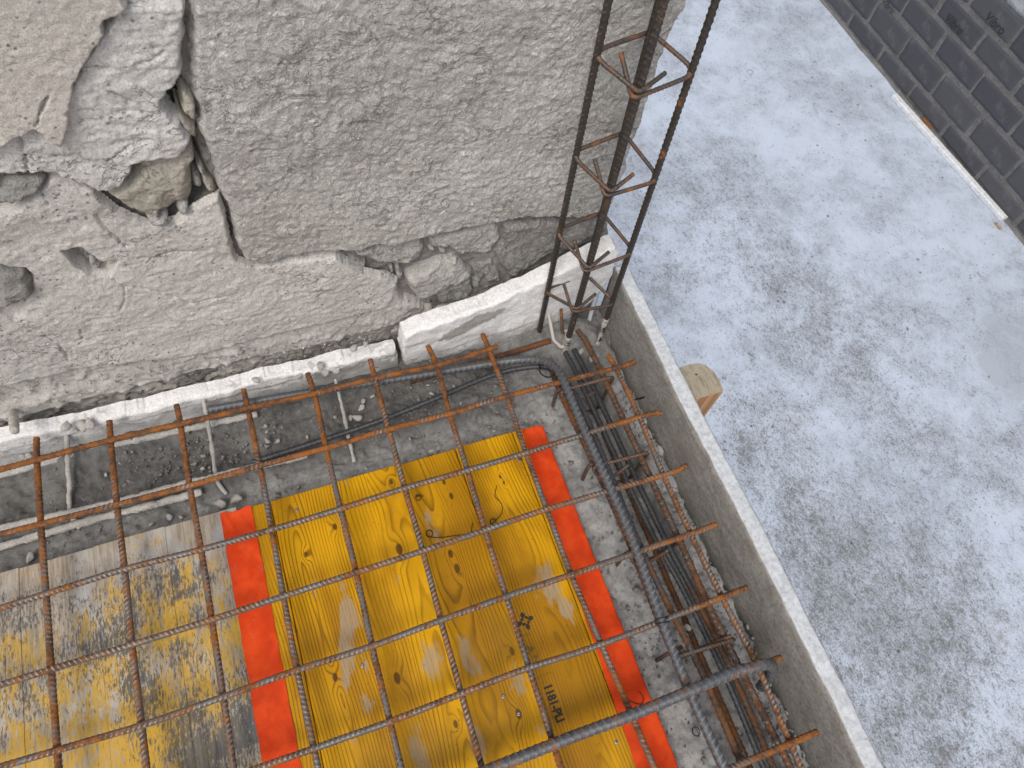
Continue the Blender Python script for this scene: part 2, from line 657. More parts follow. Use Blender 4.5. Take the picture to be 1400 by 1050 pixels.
def m_wood_yellow(panel, knots):
    t = NT('yellow_lacquered_spruce', .42, spec=.22)
    panel_coords(t, panel)
    x, y, z = t.xyz()
    rd = t.rand()
    off = t.math('MULTIPLY', rd, 37.0)
    cmb = t.t.nodes.new('ShaderNodeCombineXYZ')
    t.put(cmb.inputs[0], x)
    t.put(cmb.inputs[1], y)
    t.put(cmb.inputs[2], off)
    pc = cmb.outputs[0]
    # log axis wanders along the board
    x0 = t.math('MULTIPLY', t.math('SUBTRACT', t.noise(1.0, 2, .5, 0, t.vec((.0, 1.6, 1), (0, 0, 0), pc)), .5), .10)
    x0 = t.math('ADD', x0, t.math('MULTIPLY', t.math('SUBTRACT', t.math('FRACT', t.math('MULTIPLY', rd, 7.31)), .5), .12))
    fx = t.math('SUBTRACT', t.math('MODULO', t.math('ADD', x, 10.0), .1), .05)
    dx = t.math('SUBTRACT', fx, x0)
    hh = t.math('ADD', t.math('MULTIPLY', t.noise(1.0, 3, .5, 0, t.vec((0, 1.5, 1), (4, 0, 3), pc)), .15), t.math('MULTIPLY', y, .05))
    hh = t.math('SUBTRACT', hh, .045)
    r = t.math('SQRT', t.math('ADD', t.math('MULTIPLY', dx, dx), t.math('MULTIPLY', hh, hh)))
    ws = t.noise(1.0, 4, .55, 0, t.vec((26, 3.4, 1), (0, 0, 0), pc))
    r = t.math('ADD', r, t.math('MULTIPLY', ws, .0075))
    kd = None
    cores = None
    for (kx, ky, kr) in knots:
        vm = t.t.nodes.new('ShaderNodeVectorMath')
        vm.operation = 'DISTANCE'
        t.put(vm.inputs[0], t.vec((1, .55, 0)))
        vm.inputs[1].default_value = (kx, ky * .55, 0)
        d = vm.outputs['Value']
        g = t.rng(d, 0, kr * 4.2, .0085, 0)
        c = t.rng(d, kr * .75, kr * 1.25, 1, 0)
        kd = g if kd is None else t.math('ADD', kd, g)
        cores = c if cores is None else t.math('MAXIMUM', cores, c)
    r = t.math('ADD', r, kd)
    ring = t.math('FRACT', t.math('MULTIPLY', r, 215.0))
    late = t.math('MULTIPLY', t.rng(ring, .50, .90), t.rng(ring, .92, 1.0, 1, 0))
    fine = t.noise(1.0, 4, .7, 0, t.vec((900, 14, 1), (0, 0, 0), pc))
    tone = t.noise(1.0, 4, .6, .3, t.vec((9, 3.2, 1), (2, 5, 0), pc))
    ylw = t.mix(t.rng(tone, .35, .66), (.37, .172, .002), (.72, .372, .002))
    ylw = t.mix(t.math('MULTIPLY', t.math('FRACT', t.math('MULTIPLY', rd, 3.7)), .30), ylw, (.42, .20, .003))
    amt = t.math('MULTIPLY', late, t.rng(t.noise(1.0, 3, .6, 0, t.vec((18, 3, 1), (7, 1, 0), pc)), .3, .66, .12, .78))
    amt = t.math('MULTIPLY', amt, t.rng(t.noise(1.0, 4, .7, 0, t.vec((320, 22, 1), (3, 3, 0), pc)), 0.20, .50, .5, 1.0))
    col = t.mix(amt, ylw, (.115, .046, .002))
    col = t.mix(t.rng(fine, .55, .8, 0, .25), col, (.26, .11, .004))
    ring2 = t.rng(t.math('SINE', t.math('MULTIPLY', kd, 900.0)), .2, 1, 0, .3)
    col = t.mix(t.math('MULTIPLY', cores, .85), col, (.065, .028, .006))
    # worn and cement-smeared places
    wn = t.noise(1.0, 5, .65, .6, t.vec((14, 6.5, 1), (11, 3, 0)))
    wear = t.rng(wn, .615, .69, 0, .8)
    for (wx, wy, wr) in WEAR:
        vm = t.t.nodes.new('ShaderNodeVectorMath')
        vm.operation = 'DISTANCE'
        t.put(vm.inputs[0], t.vec((1, .45, 0)))
        vm.inputs[1].default_value = (wx, wy * .45, 0)
        wd = t.math('ADD', vm.outputs['Value'], t.math('MULTIPLY', t.math('SUBTRACT', t.noise(1.0, 5, .7, .5, t.vec((60, 25, 1))), .5), .05))
        wear = t.math('MAXIMUM', wear, t.rng(wd, wr, wr * .4, 0, .85))
    wear = t.math('MULTIPLY', wear, t.rng(t.noise(1.0, 3, .7, 0, t.vec((300, 30, 1))), .35, .55, .35, 1))
    col = t.mix(wear, col, (.36, .30, .22))
    sp = t.rng(t.vor(130, t.vec((1, 1, 0))), .07, .12, 1, 0)
    col = t.mix(t.math('MULTIPLY', sp, t.rng(t.noise(20, 2), .47, .57)), col, (.05, .035, .015))
    dirt = t.rng(t.noise(1.0, 4, .6, 0, t.vec((7, 4, 1), (1, 9, 4))), .54, .74, 0, .6)
    col = t.mix(dirt, col, (.22, .115, .012))
    scr = t.rng(t.noise(1.0, 5, .75, .4, t.vec((70, 40, 1), (3, 3, 3))), .62, .72, 0, .5)
    col = t.mix(scr, col, (.27, .15, .02))
    h = t.math('ADD', t.math('MULTIPLY', late, .5), t.math('MULTIPLY', fine, .3))
    return t.out(col, t.bump(h, .35, .0008), t.rng(wear, 0, .6, .40, .8))


def m_wood_worn(panel):
    t = NT('worn_yellow_board', .72, spec=.35)
    panel_coords(t, panel)
    x, y, z = t.xyz()
    rd = t.math('MULTIPLY', t.rand(), 31.0)
    cmb = t.t.nodes.new('ShaderNodeCombineXYZ')
    t.put(cmb.inputs[0], x)
    t.put(cmb.inputs[1], y)
    t.put(cmb.inputs[2], rd)
    pc = cmb.outputs[0]
    st = t.noise(1.0, 5, .7, 0, t.vec((210, 16, 1), (0, 0, 0), pc))
    big = t.noise(1.0, 4, .6, .8, t.vec((7, 5.5, .02), (3.1, 1.7, 0)))
    med = t.noise(1.0, 5, .7, .5, t.vec((46, 22, .05), (0, 4, 0)))
    grey = t.mix(t.rng(st, .35, .65), (.25, .205, .155), (.43, .375, .30))
    grey = t.mix(t.rng(t.noise(1.0, 4, .6, 0, t.vec((12, 8, .1), (5, 5, 5))), .45, .65), grey, (.44, .425, .41))
    chip = t.noise(1.0, 4, .75, .3, t.vec((330, 95, .1), (1, 6, 0)))
    k = t.math('ADD', t.math('MULTIPLY', big, .8), t.math('MULTIPLY', t.math('SUBTRACT', med, .5), .7))
    k = t.math('ADD', k, t.math('MULTIPLY', t.math('SUBTRACT', st, .5), .55))
    k = t.math('ADD', k, t.math('MULTIPLY', t.math('SUBTRACT', chip, .5), .85))
    k = t.math('SUBTRACT', k, t.rng(y, -.125, -.03, 0, .16))      # the front end is worn bare
    ym = t.rng(k, .335, .475)
    yel = t.mix(t.rng(med, .35, .65), (.56, .335, .006), (.36, .235, .040))
    yel = t.mix(t.rng(t.math('ADD', big, t.math('MULTIPLY', st, .3)), .55, .8), yel, (.60, .345, .006))
    col = t.mix(t.math('MULTIPLY', ym, .84), grey, yel)
    # blue-black mould stains
    b = t.noise(1.0, 4, .6, .8, t.vec((6.5, 6, .02), (8.4, 2.2, 0)))
    ex = t.math('SUBTRACT', x, .44)
    ey = t.math('SUBTRACT', y, -.27)
    spot = t.math('ADD', t.math('MULTIPLY', ex, ex), t.math('MULTIPLY', ey, ey))
    bb = t.math('ADD', b, t.math('MULTIPLY', t.math('SUBTRACT', med, .5), -.35))
    bb = t.math('ADD', bb, t.math('MULTIPLY', t.math('SUBTRACT', chip, .5), 1.0))
    bb = t.math('ADD', bb, t.rng(spot, .026, .0, -.03, .15))
    bb = t.math('ADD', bb, t.rng(y, -.30, -.46, 0, .07))
    bm_ = t.rng(bb, .515, .65)
    col = t.mix(t.math('MULTIPLY', bm_, .85), col, t.mix(t.rng(st, .3, .7), (.035, .04, .047), (.12, .125, .13)))
    sc = t.rng(t.noise(1.0, 3, .6, 0, t.vec((500, 260, .1), (2, 2, 0))), .62, .72, 0, .35)
    col = t.mix(sc, col, (.50, .46, .40))
    sc2 = t.rng(t.noise(1.0, 3, .7, 0, t.vec((420, 60, .1), (7, 2, 3))), .60, .68, 0, .55)
    col = t.mix(sc2, col, (.10, .085, .07))
    return t.out(col, t.bump(t.math('ADD', st, t.math('MULTIPLY', med, .4)), .5, .0012))


def m_tape():
    t = NT('orange_tape', .6, spec=.12)
    n = t.noise(28, 4, .6)
    col = t.mix(t.rng(n, .35, .68), (.58, .045, .007), (.74, .074, .011))
    sp = t.math('MULTIPLY', t.rng(t.vor(230, t.vec((1, 1, 1))), .10, .17, 1, 0), t.rng(t.noise(60, 2), .46, .58))
    col = t.mix(t.math('MULTIPLY', sp, .8), col, (.16, .03, .015))
    col = t.mix(t.rng(t.noise(95, 3, .6, 0, t.vec((1, .6, 1), (5, 1, 1))), .69, .74, 0, .5), col, (.62, .32, .24))
    col = t.mix(t.rng(t.noise(12, 3), .52, .70, 0, .55), col, (.46, .045, .012))
    col = t.mix(t.rng(t.noise(55, 5, .7, .6, t.vec((1, .5, 1), (2, 7, 1))), .60, .70, 0, .45), col, (.42, .13, .07))
    return t.out(col, t.bump(t.noise(70, 4, .6), .35, .0012))


M['tape'] = m_tape()


def m_edge_board():
    t = NT('cement_filmed_board', .8, spec=.25)
    x, y, z = t.xyz()
    st = t.noise(1.0, 5, .7, .3, t.vec((60, 28, 60)))
    sp = t.noise(160, 4, .65, .3)
    col = t.mix(t.rng(st, .35, .65), (.285, .272, .25), (.385, .37, .345))
    col = t.mix(t.rng(sp, .48, .64, 0, .6), col, (.17, .155, .14))
    col = t.mix(t.rng(t.noise(7, 3), .55, .68, 0, .45), col, (.30, .265, .22))
    # top edge: hardened cement, with the sky's bluish brightness put into its colour
    geo = t.t.nodes.new('ShaderNodeNewGeometry')
    nz = t.xyz(geo.outputs['Normal'])[2]
    top = t.rng(nz, .45, .8)
    cem_sky = t.mix(t.rng(t.noise(120, 5, .7, .2), .36, .64), (.46, .48, .505), (.62, .645, .67))
    cem_sky = t.mix(t.rng(t.noise(140, 3, .6, 1.0), .60, .70, 0, .55), cem_sky, (.30, .30, .30))
    col = t.mix(top, col, cem_sky)
    h = t.math('ADD', t.noise(90, 5, .65), t.math('MULTIPLY', st, .4))
    return t.out(col, t.bump(h, .45, .0018))


M['edge_board'] = m_edge_board()


def m_post():
    t = NT('sawn_timber', .8, spec=.25)
    x, y, z = t.xyz()
    geo = t.t.nodes.new('ShaderNodeNewGeometry')
    nz = t.xyz(geo.outputs['Normal'])[2]
    g = t.noise(1.0, 4, .6, .2, t.vec((160, 160, 5)))
    side = t.mix(t.rng(g, .35, .65), (.56, .34, .18), (.36, .19, .085))
    d = t.math('SQRT', t.math('ADD', t.math('MULTIPLY', t.math('SUBTRACT', x, .06), t.math('SUBTRACT', x, .06)), t.math('MULTIPLY', y, y)))
    ring = t.math('FRACT', t.math('ADD', t.math('MULTIPLY', d, 260.0), t.math('MULTIPLY', t.noise(30, 3), 1.5)))
    end = t.mix(t.rng(ring, .5, .95, 0, .6), (.40, .35, .26), (.29, .25, .185))
    saw = t.noise(1.0, 3, .6, 0, t.vec((420, 30, 1), rot=(0, 0, .1)))
    end = t.mix(t.rng(saw, .50, .66, 0, .65), end, (.13, .11, .08))
    end = t.mix(t.rng(t.noise(45, 4, .65), .50, .68, 0, .6), end, (.17, .155, .125))
    col = t.mix(t.rng(nz, .4, .8), side, end)
    return t.out(col, t.bump(g, .4, .001))


M['post'] = m_post()


FLOOR_STAINS_SHADE = []
for (px, py, r_) in [(960, 270, .45), (1010, 380, .40), (1080, 400, .30), (1190, 450, .35), (1150, 510, .28), (1000, 560, .30), (1060, 620, .22), (1120, 700, .26), (1080, 770, .30), (1200, 880, .38), (1300, 800, .30), (1180, 980, .40), (1330, 960, .40), (1120, 860, .35), (1370, 640, .25), (1250, 600, .18), (880, 360, .25)]:  # grimy spots; the last one paints the shade next to the formwork board
    q = PZ(px, py, -2.2)
    FLOOR_STAINS_SHADE.append((float(q[0]), float(q[1]), r_))


def m_floor():
    t = NT('pale_concrete_sky_tint', .8, spec=.15)
    x, y, z = t.xyz()
    big = t.noise(1.1, 5, .6, .4)
    mid = t.noise(5.5, 6, .68, .3)
    dab = t.noise(1.0, 5, .75, .9, t.vec((30, 19, 1), rot=(0, 0, .5)))
    strk = t.noise(1.0, 5, .78, 1.2, t.vec((75, 42, 1), rot=(0, 0, -.4)))
    fine = t.noise(130, 4, .8, .4)
    # grey scuffing and dark grime where people walked, plus shade painted beside the board
    zsum = None
    for (cx, cy, r_) in FLOOR_STAINS_SHADE:
        vm = t.t.nodes.new('ShaderNodeVectorMath')
        vm.operation = 'DISTANCE'
        t.put(vm.inputs[0], t.co)
        vm.inputs[1].default_value = (cx, cy, 0)
        g = t.rng(vm.outputs['Value'], 0, r_ * 1.9, 1, 0)
        zsum = g if zsum is None else t.math('ADD', zsum, g)
    zsum = t.math('MINIMUM', zsum, 1.4)

    def mixsum(ws, add):
        r = None
        for w, n_ in ws:
            q_ = t.math('MULTIPLY', t.math('SUBTRACT', n_, .5), w)
            r = q_ if r is None else t.math('ADD', r, q_)
        return t.math('ADD', r, add)
    zz = t.math('MULTIPLY', zsum, .062)
    zz = t.math('ADD', zz, t.math('MULTIPLY', t.rng(t.math('ADD', x, y), 4.2, .8), .055))
    base = t.mix(t.rng(mixsum([(.8, big), (.7, mid), (.35, fine)], .5), .30, .68), (.57, .645, .765), (.43, .49, .585))  # pale concrete with the blue of the sky light mixed into its colour
    k1 = mixsum([(.40, mid), (.45, dab), (.90, strk), (.75, fine), (.40, big)], zz)
    col = t.mix(t.rng(k1, .0, .20, 0, .78), base, (.275, .295, .325))
    k2 = mixsum([(.50, mid), (.60, dab), (1.0, strk), (.75, fine), (.25, big)], zz)
    col = t.mix(t.rng(k2, .13, .32, 0, .72), col, (.125, .122, .112))
    wm = t.rng(mixsum([(1.1, t.noise(2.3, 4, .6, 0, t.vec((1, 1, 1), (5, 1, 0)))), (.5, fine)], 0), .12, .26, 0, .22)
    col = t.mix(wm, col, (.36, .31, .25))
    sp = t.math('MULTIPLY', t.rng(t.vor(7), .030, .085, 1, 0), t.rng(t.noise(2.2, 2), .43, .53))
    col = t.mix(t.math('MULTIPLY', sp, .85), col, (.10, .095, .08))
    sp2 = t.math('MULTIPLY', t.rng(t.vor(30), .09, .18, 1, 0), t.rng(t.noise(3.7, 3), .46, .58))
    col = t.mix(t.math('MULTIPLY', sp2, .8), col, (.13, .125, .11))
    ln = t.rng(t.math('ABSOLUTE', t.math('SUBTRACT', t.noise(2.6, 3, .5, .9, t.vec((1, 1, 1), (6, 6, 0))), .5)), 0, .004, 1, 0)
    ln = t.math('MULTIPLY', ln, t.rng(t.noise(4.1, 3, .6, 0, t.vec((1, 1, 1), (1, 8, 0))), .56, .62, 0, .7))
    col = t.mix(ln, col, (.22, .22, .22))
    wet = t.math('ADD', t.math('ADD', t.math('MULTIPLY', t.math('SUBTRACT', x, 4.2), t.math('SUBTRACT', x, 4.2)), t.math('MULTIPLY', t.math('SUBTRACT', y, .3), t.math('SUBTRACT', y, .3))), t.math('MULTIPLY', t.math('SUBTRACT', mid, .5), .55))
    wet = t.math('ADD', wet, t.math('MULTIPLY', t.math('SUBTRACT', strk, .5), .25))
    col = t.mix(t.rng(wet, .10, .04, 0, .45), col, (.30, .33, .37))
    return t.out(col, t.bump(t.math('ADD', fine, strk), .2, .002))


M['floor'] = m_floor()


def m_cblock():
    t = NT('dark_concrete_block', .95, spec=.2)
    rd = t.rand()
    g = t.noise(220, 4, .75)
    n = t.noise(9, 4, .6, 0)
    col = t.mix(t.rng(g, .35, .65), (.060, .060, .070), (.118, .118, .132))
    col = t.mix(t.math('MULTIPLY', rd, .45), col, (.15, .148, .155))
    col = t.mix(t.rng(n, .56, .72, 0, .4), col, (.19, .19, .195))
    return t.out(col, t.bump(t.noise(140, 5, .75), .6, .004))


M['cblock'] = m_cblock()
M['wall_mortar'] = m_mineral('wall_mortar', (.15, .147, .145), (.25, .243, .236), 160, .004, .7, .4)
M['wall_render'] = m_mineral('wall_render', (.40, .41, .42), (.52, .53, .54), 120, .004, .7, .2)


def m_plain(name, c, rough=.5, metal=0, bump=None):
    t = NT(name, rough, metal)
    n = t.noise(40, 4, .6)
    col = t.mix(t.rng(n, .35, .7), c, tuple(x * .75 for x in c))
    return t.out(col, t.bump(t.noise(bump or 200, 3), .25, .001))


M['pvc'] = m_plain('white_pvc', (.80, .82, .84), .35)
M['conduit'] = m_plain('grey_white_conduit', (.62, .66, .70), .4)
M['terracotta'] = m_plain('terracotta', (.24, .10, .04), .9)
M['wire'] = m_plain('black_tie_wire', (.03, .028, .026), .55, .5)
M['screw'] = m_plain('zinc_screw', (.30, .30, .31), .4, .8)
M['ink'] = m_plain('black_stamp_ink', (.028, .026, .018), .7)
M['ink_faint'] = m_plain('faded_stamp_ink', (.19, .11, .012), .6)
M['ink_block'] = m_plain('block_stamp_ink', (.034, .035, .041), .9)

# ------------------------------------------------------------------ setting: floor below, slab, trough
ZF = -2.2
n = 2
V = [(-60, -60, ZF), (60, -60, ZF), (60, 60, ZF), (-60, 60, ZF)]
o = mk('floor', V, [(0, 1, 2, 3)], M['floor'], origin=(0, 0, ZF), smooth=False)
tag(o, 'pale concrete floor one storey below, tinted with sky light', kind='structure')

V, F = box_vf(-1.4, .954, -1.7, .3, -.42, -.215)
o = mk('floor_slab', V, F, M['bed'], origin=(0, 0, 0), smooth=False)
tag(o, kind='structure')


def bed_patch(name, x0, x1, y0, y1, res):
    nx, ny = int((x1 - x0) / res) + 1, int((y1 - y0) / res) + 1
    gx, gy = np.meshgrid(np.linspace(x0, x1, nx), np.linspace(y0, y1, ny))
    x, y = gx.ravel(), gy.ravel()
    p = np.c_[x, y]
    big = fbm(p, 14, 3, 3)
    med = fbm(p, 60, 4, 5)
    z = -.102 + .006 * big + .0035 * med
    z += .018 * sstep(-.085, -.14, y + .012 * big)                       # ledge along the deck
    z += .006 * (sstep(-.045, -.052, y + .006 * big) - sstep(-.052, -.075, y + .006 * big))
    z += .010 * sstep(.02, .055, y + .006 * big)
    # side strip, channel with the beam bars, ragged outer ridge
    sx = x + .006 * fbm(p, 22, 4, 9)
    side = sstep(.735, .765, x)
    z = z * (1 - side) + side * (-.083 + .005 * big + .003 * med)
    chan = sstep(.826, .836, sx) * sstep(.908, .900, sx) * sstep(.01, -.05, y + .01 * big)
    z = z - chan * .066
    ex = x + .007 * fbm(p, 30, 4, 21)
    gap = sstep(.945, .9475, ex)
    z = z - gap * .05 * sstep(.02, -.03, y)
    corner = np.exp(-(((x - .895) / .035) ** 2 + ((y - .035) / .03) ** 2))
    z += .025 * corner
    peb = np.clip(fbm(p, 110, 1, 33) - .45, 0, 1) * .012
    z += peb * (1 - .5 * side)
    V = np.c_[x, y, z]
    o = mk(name, V, grid_faces(nx, ny), M['bed'], origin=(0, 0, 0))
    return tag(o, kind='structure')


bed_patch('trough_bed', -.45, .9535, -.20, .13, .0026)
bed_patch('beam_trough_bed', .742, .9535, -1.0, -.20, .0028)
V, F = box_vf(-1.4, .741, -1.7, -.201, -.214, -.085)
o = mk('slab_underlay', V, F, M['bed'], origin=(0, 0, 0), smooth=False)
tag(o, kind='structure')

# ------------------------------------------------------------------ stone wall
wall = thing('stone_wall', 'old stone wall with cracked flaking plaster and a huge grey block above the rebar', 'stone wall', (.2, .12, -.12))


def wpoly(px, Y=.1):
    q = [PY(x, y, Y) for (x, y) in px]
    return np.array([(a[0], a[2]) for a in q])


def wall_piece(name, poly, yf, yb, edge, mat, seed, res=.0024, relief=None, wob=.0022, wobs=45, round_=False, cracks=(), parent=wall, mn=None, mx=None, kind=None, label=None, shape=None):
    poly = np.asarray(poly)
    x0, z0 = poly.min(0) - .008
    x1, z1 = poly.max(0) + .008
    nx, nz = int((x1 - x0) / res) + 1, int((z1 - z0) / res) + 1
    gx, gz = np.meshgrid(np.linspace(x0, x1, nx), np.linspace(z0, z1, nz))
    p = np.c_[gx.ravel(), gz.ravel()]
    d = sdist(p, poly) + wob * fbm(p, wobs, 4, seed, .6)
    t = np.clip(d / edge, 0, 1)
    s = np.sqrt(np.clip(1 - (1 - t) ** 2, 0, 1)) if round_ else t ** .6
    y = yb + (yf - yb) * s
    r = relief(p, seed) if relief else 0
    y = y - r * np.clip(d / .004, 0, 1)
    if shape is not None:
        y = y - shape(p, d) * np.clip(d / .004, 0, 1)
    for ck, w, dep in cracks:
        cd = seg_dist(p, ck, False) + .0014 * fbm(p, 120, 3, seed + 3)
        y = y + dep * sstep(w, w * .25, cd)
    y = np.where(d <= 0, yb, y)
    V = np.c_[p[:, 0], y, p[:, 1]]
    F = grid_faces(nx, nz, d > 0)
    V, F, _ = compact(V, F)
    o = mk(name, V, F, mat, parent)
    return tag(o, label, kind=kind)


def r_smooth(p, s):
    return .0018 * fbm(p, 9, 3, s) + .0006 * fbm(p, 190, 2, s + 5)


def r_broken(p, s):
    lay = fbm(np.c_[p[:, 0] * .7 - p[:, 1] * .3, p[:, 1] * 1.5 + p[:, 0] * .3], 11, 5, s + 2, .55)
    st = np.round(lay * 2.2) / 2.2
    return .0036 * lay + .0018 * st + .0010 * fbm(p, 45, 3, s + 9) + .0009 * fbm(p, 150, 3, s + 7, .6)


def r_lower(p, s):
    q = np.c_[p[:, 0] * .8, p[:, 1] * 1.6 - p[:, 0] * .2]
    return .0026 * fbm(q, 10, 5, s, .52) + .0008 * fbm(p, 50, 3, s + 9) + .0008 * fbm(p, 160, 3, s + 7)


def r_base(p, s):
    peb = np.clip(fbm(p, 75, 2, s + 11) - .25, 0, 1)
    return .005 * fbm(p, 12, 4, s) + .0055 * peb + .0011 * fbm(p, 150, 3, s + 4)


def r_rock(p, s):
    q = np.c_[p[:, 0] * .92 - p[:, 1] * .2, p[:, 1] * 1.02 + p[:, 0] * .25]
    ri = fbm(q, 75, 4, s + 3, .6, True)
    return .005 * fbm(p, 5, 3, s) + .0014 * fbm(q, 30, 4, s + 9, .6) + .0010 * ri + .0008 * fbm(p, 200, 2, s + 1)


def r_stone(p, s):
    f_ = fbm(p, 34, 2, s)
    return .0030 * fbm(p, 22, 4, s) + .0035 * np.round(f_ * 1.6) / 1.6 + .0013 * fbm(p, 110, 4, s + 3, .6)


# core of the wall behind everything
V, F = box_vf(-3.0, .925, .150, .62, ZF, 1.35, .01)
mk('wall_core', V, F, M['joint_mortar'], wall, smooth=False)
V, F = box_vf(-3.0, -.56, .098, .149, -.4, 1.25, .006)
mk('plaster_coat', V, F, M['plaster_smooth'], wall, smooth=False)
# joint bed: recessed rough mortar carrying the stones
hole = [wpoly([(128, 262), (172, 240), (190, 222), (240, 205), (255, 190), (222, 140), (226, 112), (245, 108), (268, 165), (268, 205), (283, 245), (300, 275), (318, 330), (306, 345), (296, 280), (240, 305), (195, 305), (160, 285)]),
        wpoly([(83, 341), (112, 336), (138, 356), (163, 355), (150, 378), (125, 376), (104, 366)])]


def shape_joint(p, d):
    r = np.zeros(len(p))
    for hpoly in hole:
        r -= .030 * sstep(-.004, .006, sdist(p, hpoly))
    return r


wall_piece('joint_mortar', np.array([(-.56, -.2), (.925, -.2), (.938, .06), (.925, .3), (.93, .6), (.93, .9), (-.56, .9)]), .116, .15, .004, M['joint_mortar'], 5, .0034, r_base, shape=shape_joint)

L0, T0 = -.56, 1.06


def ext(px, extra):
    return np.vstack([wpoly(px), np.array(extra)])


# the huge block
blk = ext([(258, -6), (253, 30), (256, 90), (264, 140), (272, 182), (281, 215), (300, 262), (316, 310), (328, 355), (345, 363), (420, 348), (480, 340), (540, 331), (600, 318), (690, 304), (745, 299), (800, 296), (835, 297)],
          [(.936, .16), (.943, .25), (.938, .31), (.947, .38), (.940, .45), (.951, .52), (.946, .60), (.952, .7), (.945, .85), (.95, T0), (.42, T0), (.41, .8)])
wall_piece('stone_block', blk, .096, .135, .010, M['block_stone'], 11, .0021, r_rock, .0035, 40, True)

# lower base coat
base = ext([(-4, 515), (40, 510), (90, 497), (200, 478), (300, 465), (330, 455), (440, 428), (530, 405), (540, 395), (556, 412), (600, 428), (700, 396), (760, 374), (835, 348)],
           [(.94, -.16), (L0, -.16), (L0, .06)])
wall_piece('base_coat', base, .106, .120, .008, M['base_coat'], 21, .0022, r_base, .003, 60,
           shape=lambda p, d: .006 * sstep(.04, .01, p[:, 1]) * sstep(.62, .40, p[:, 0]) - .012 * sstep(-.012, -.03, p[:, 1]))

# lower plaster sheet
p3 = ext([(-4, 288), (20, 282), (40, 272), (62, 248), (70, 240), (100, 241), (128, 258), (140, 272), (160, 289), (185, 301), (206, 307), (240, 304), (268, 284), (300, 268), (306, 290), (312, 312), (318, 335), (327, 357), (350, 365), (400, 356), (460, 348), (480, 360), (500, 372), (530, 378), (545, 384), (541, 405), (530, 420), (480, 433), (420, 447), (330, 469), (250, 487), (190, 494), (120, 503), (70, 514), (30, 522), (-4, 526)],
         [(L0, .05), (L0, .37)])
cr = [(wpoly([(455 / 3.5, 250 + 150 / 3.5), (480 / 3.5, 250 + 190 / 3.5), (540 / 3.5, 250 + 250 / 3.5), (600 / 3.5, 250 + 300 / 3.5)]), .0022, .005),
      (wpoly([(190, 352), (210, 352), (235, 342), (265, 343)]), .0020, .004),
      (wpoly([(155, 380), (170, 390), (170, 410), (165, 422)]), .0016, .003),
      (wpoly([(185, 390), (215, 396), (260, 412), (300, 405), (330, 398)]), .0020, .004),
      (wpoly([(110, 450), (114, 465), (110, 470)]), .0018, .003), (wpoly([(80, 472), (90, 484), (94, 494)]), .0018, .004),
      (wpoly([(55, 262), (63, 270), (66, 278)]), .0018, .004)]
# openings in the sheet: the slot and two stones showing at the left
slot = wpoly([(84, 343), (110, 338), (136, 357), (161, 355), (151, 377), (126, 376), (104, 365)])
lst = wpoly([(-6, 358), (36, 366), (48, 380), (47, 402), (34, 414), (36, 432), (20, 438), (-6, 430)])


def shape_p3(p, d):
    r = -.030 * sstep(-.001, .003, sdist(p, slot))
    r -= .008 * sstep(-.001, .006, sdist(p, lst) + .002 * fbm(p, 70, 3, 2))
    return r


wall_piece('plaster_sheet', p3, .097, .110, .0042, M['plaster_lower'], 31, .0017, r_lower, .0016, 50, cracks=cr, shape=shape_p3)

# middle, broken layer
p2 = ext([(-4, 150), (40, 150), (90, 120), (120, 50), (150, 10), (160, -6), (250, -6), (258, 14), (252, 50), (250, 82), (256, 94), (243, 108), (230, 118), (226, 134), (233, 148), (247, 163), (262, 186), (261, 202), (248, 213), (213, 214), (186, 220), (178, 240), (158, 256), (133, 258), (100, 243), (70, 235), (42, 229), (20, 232), (-4, 236)],
         [(L0, .40), (L0, T0), (.40, T0), (.395, .8)])
cr2 = [(wpoly([(26, 168), (28, 185), (35, 208), (38, 228)]), .0020, .006), (wpoly([(148, 115), (165, 124), (180, 133)]), .0020, .004),
       (wpoly([(185, 78), (205, 72), (222, 62)]), .0022, .003), (wpoly([(150, 210), (175, 195), (205, 183)]), .0020, .003)]
wall_piece('plaster_layer', p2, .090, .120, .005, M['plaster_rough'], 41, .0018, r_broken, .003, 60, cracks=cr2)

# top, smooth render
p1 = ext([(-4, 187), (20, 178), (44, 163), (62, 176), (84, 188), (90, 172), (96, 150), (98, 128), (101, 104), (118, 76), (133, 50), (142, 30), (146, 14), (165, 4), (174, -6)],
         [(.33, .75), (.34, .9), (.33, T0), (L0, T0), (L0, .47)])
cr1 = [(wpoly([(66, 108), (60, 124), (53, 136), (50, 150), (42, 162)]), .0011, .006)]
wall_piece('smooth_render', p1, .0800, .106, .0035, M['plaster_smooth'], 51, .0015, r_smooth, .002, 80, cracks=cr1)

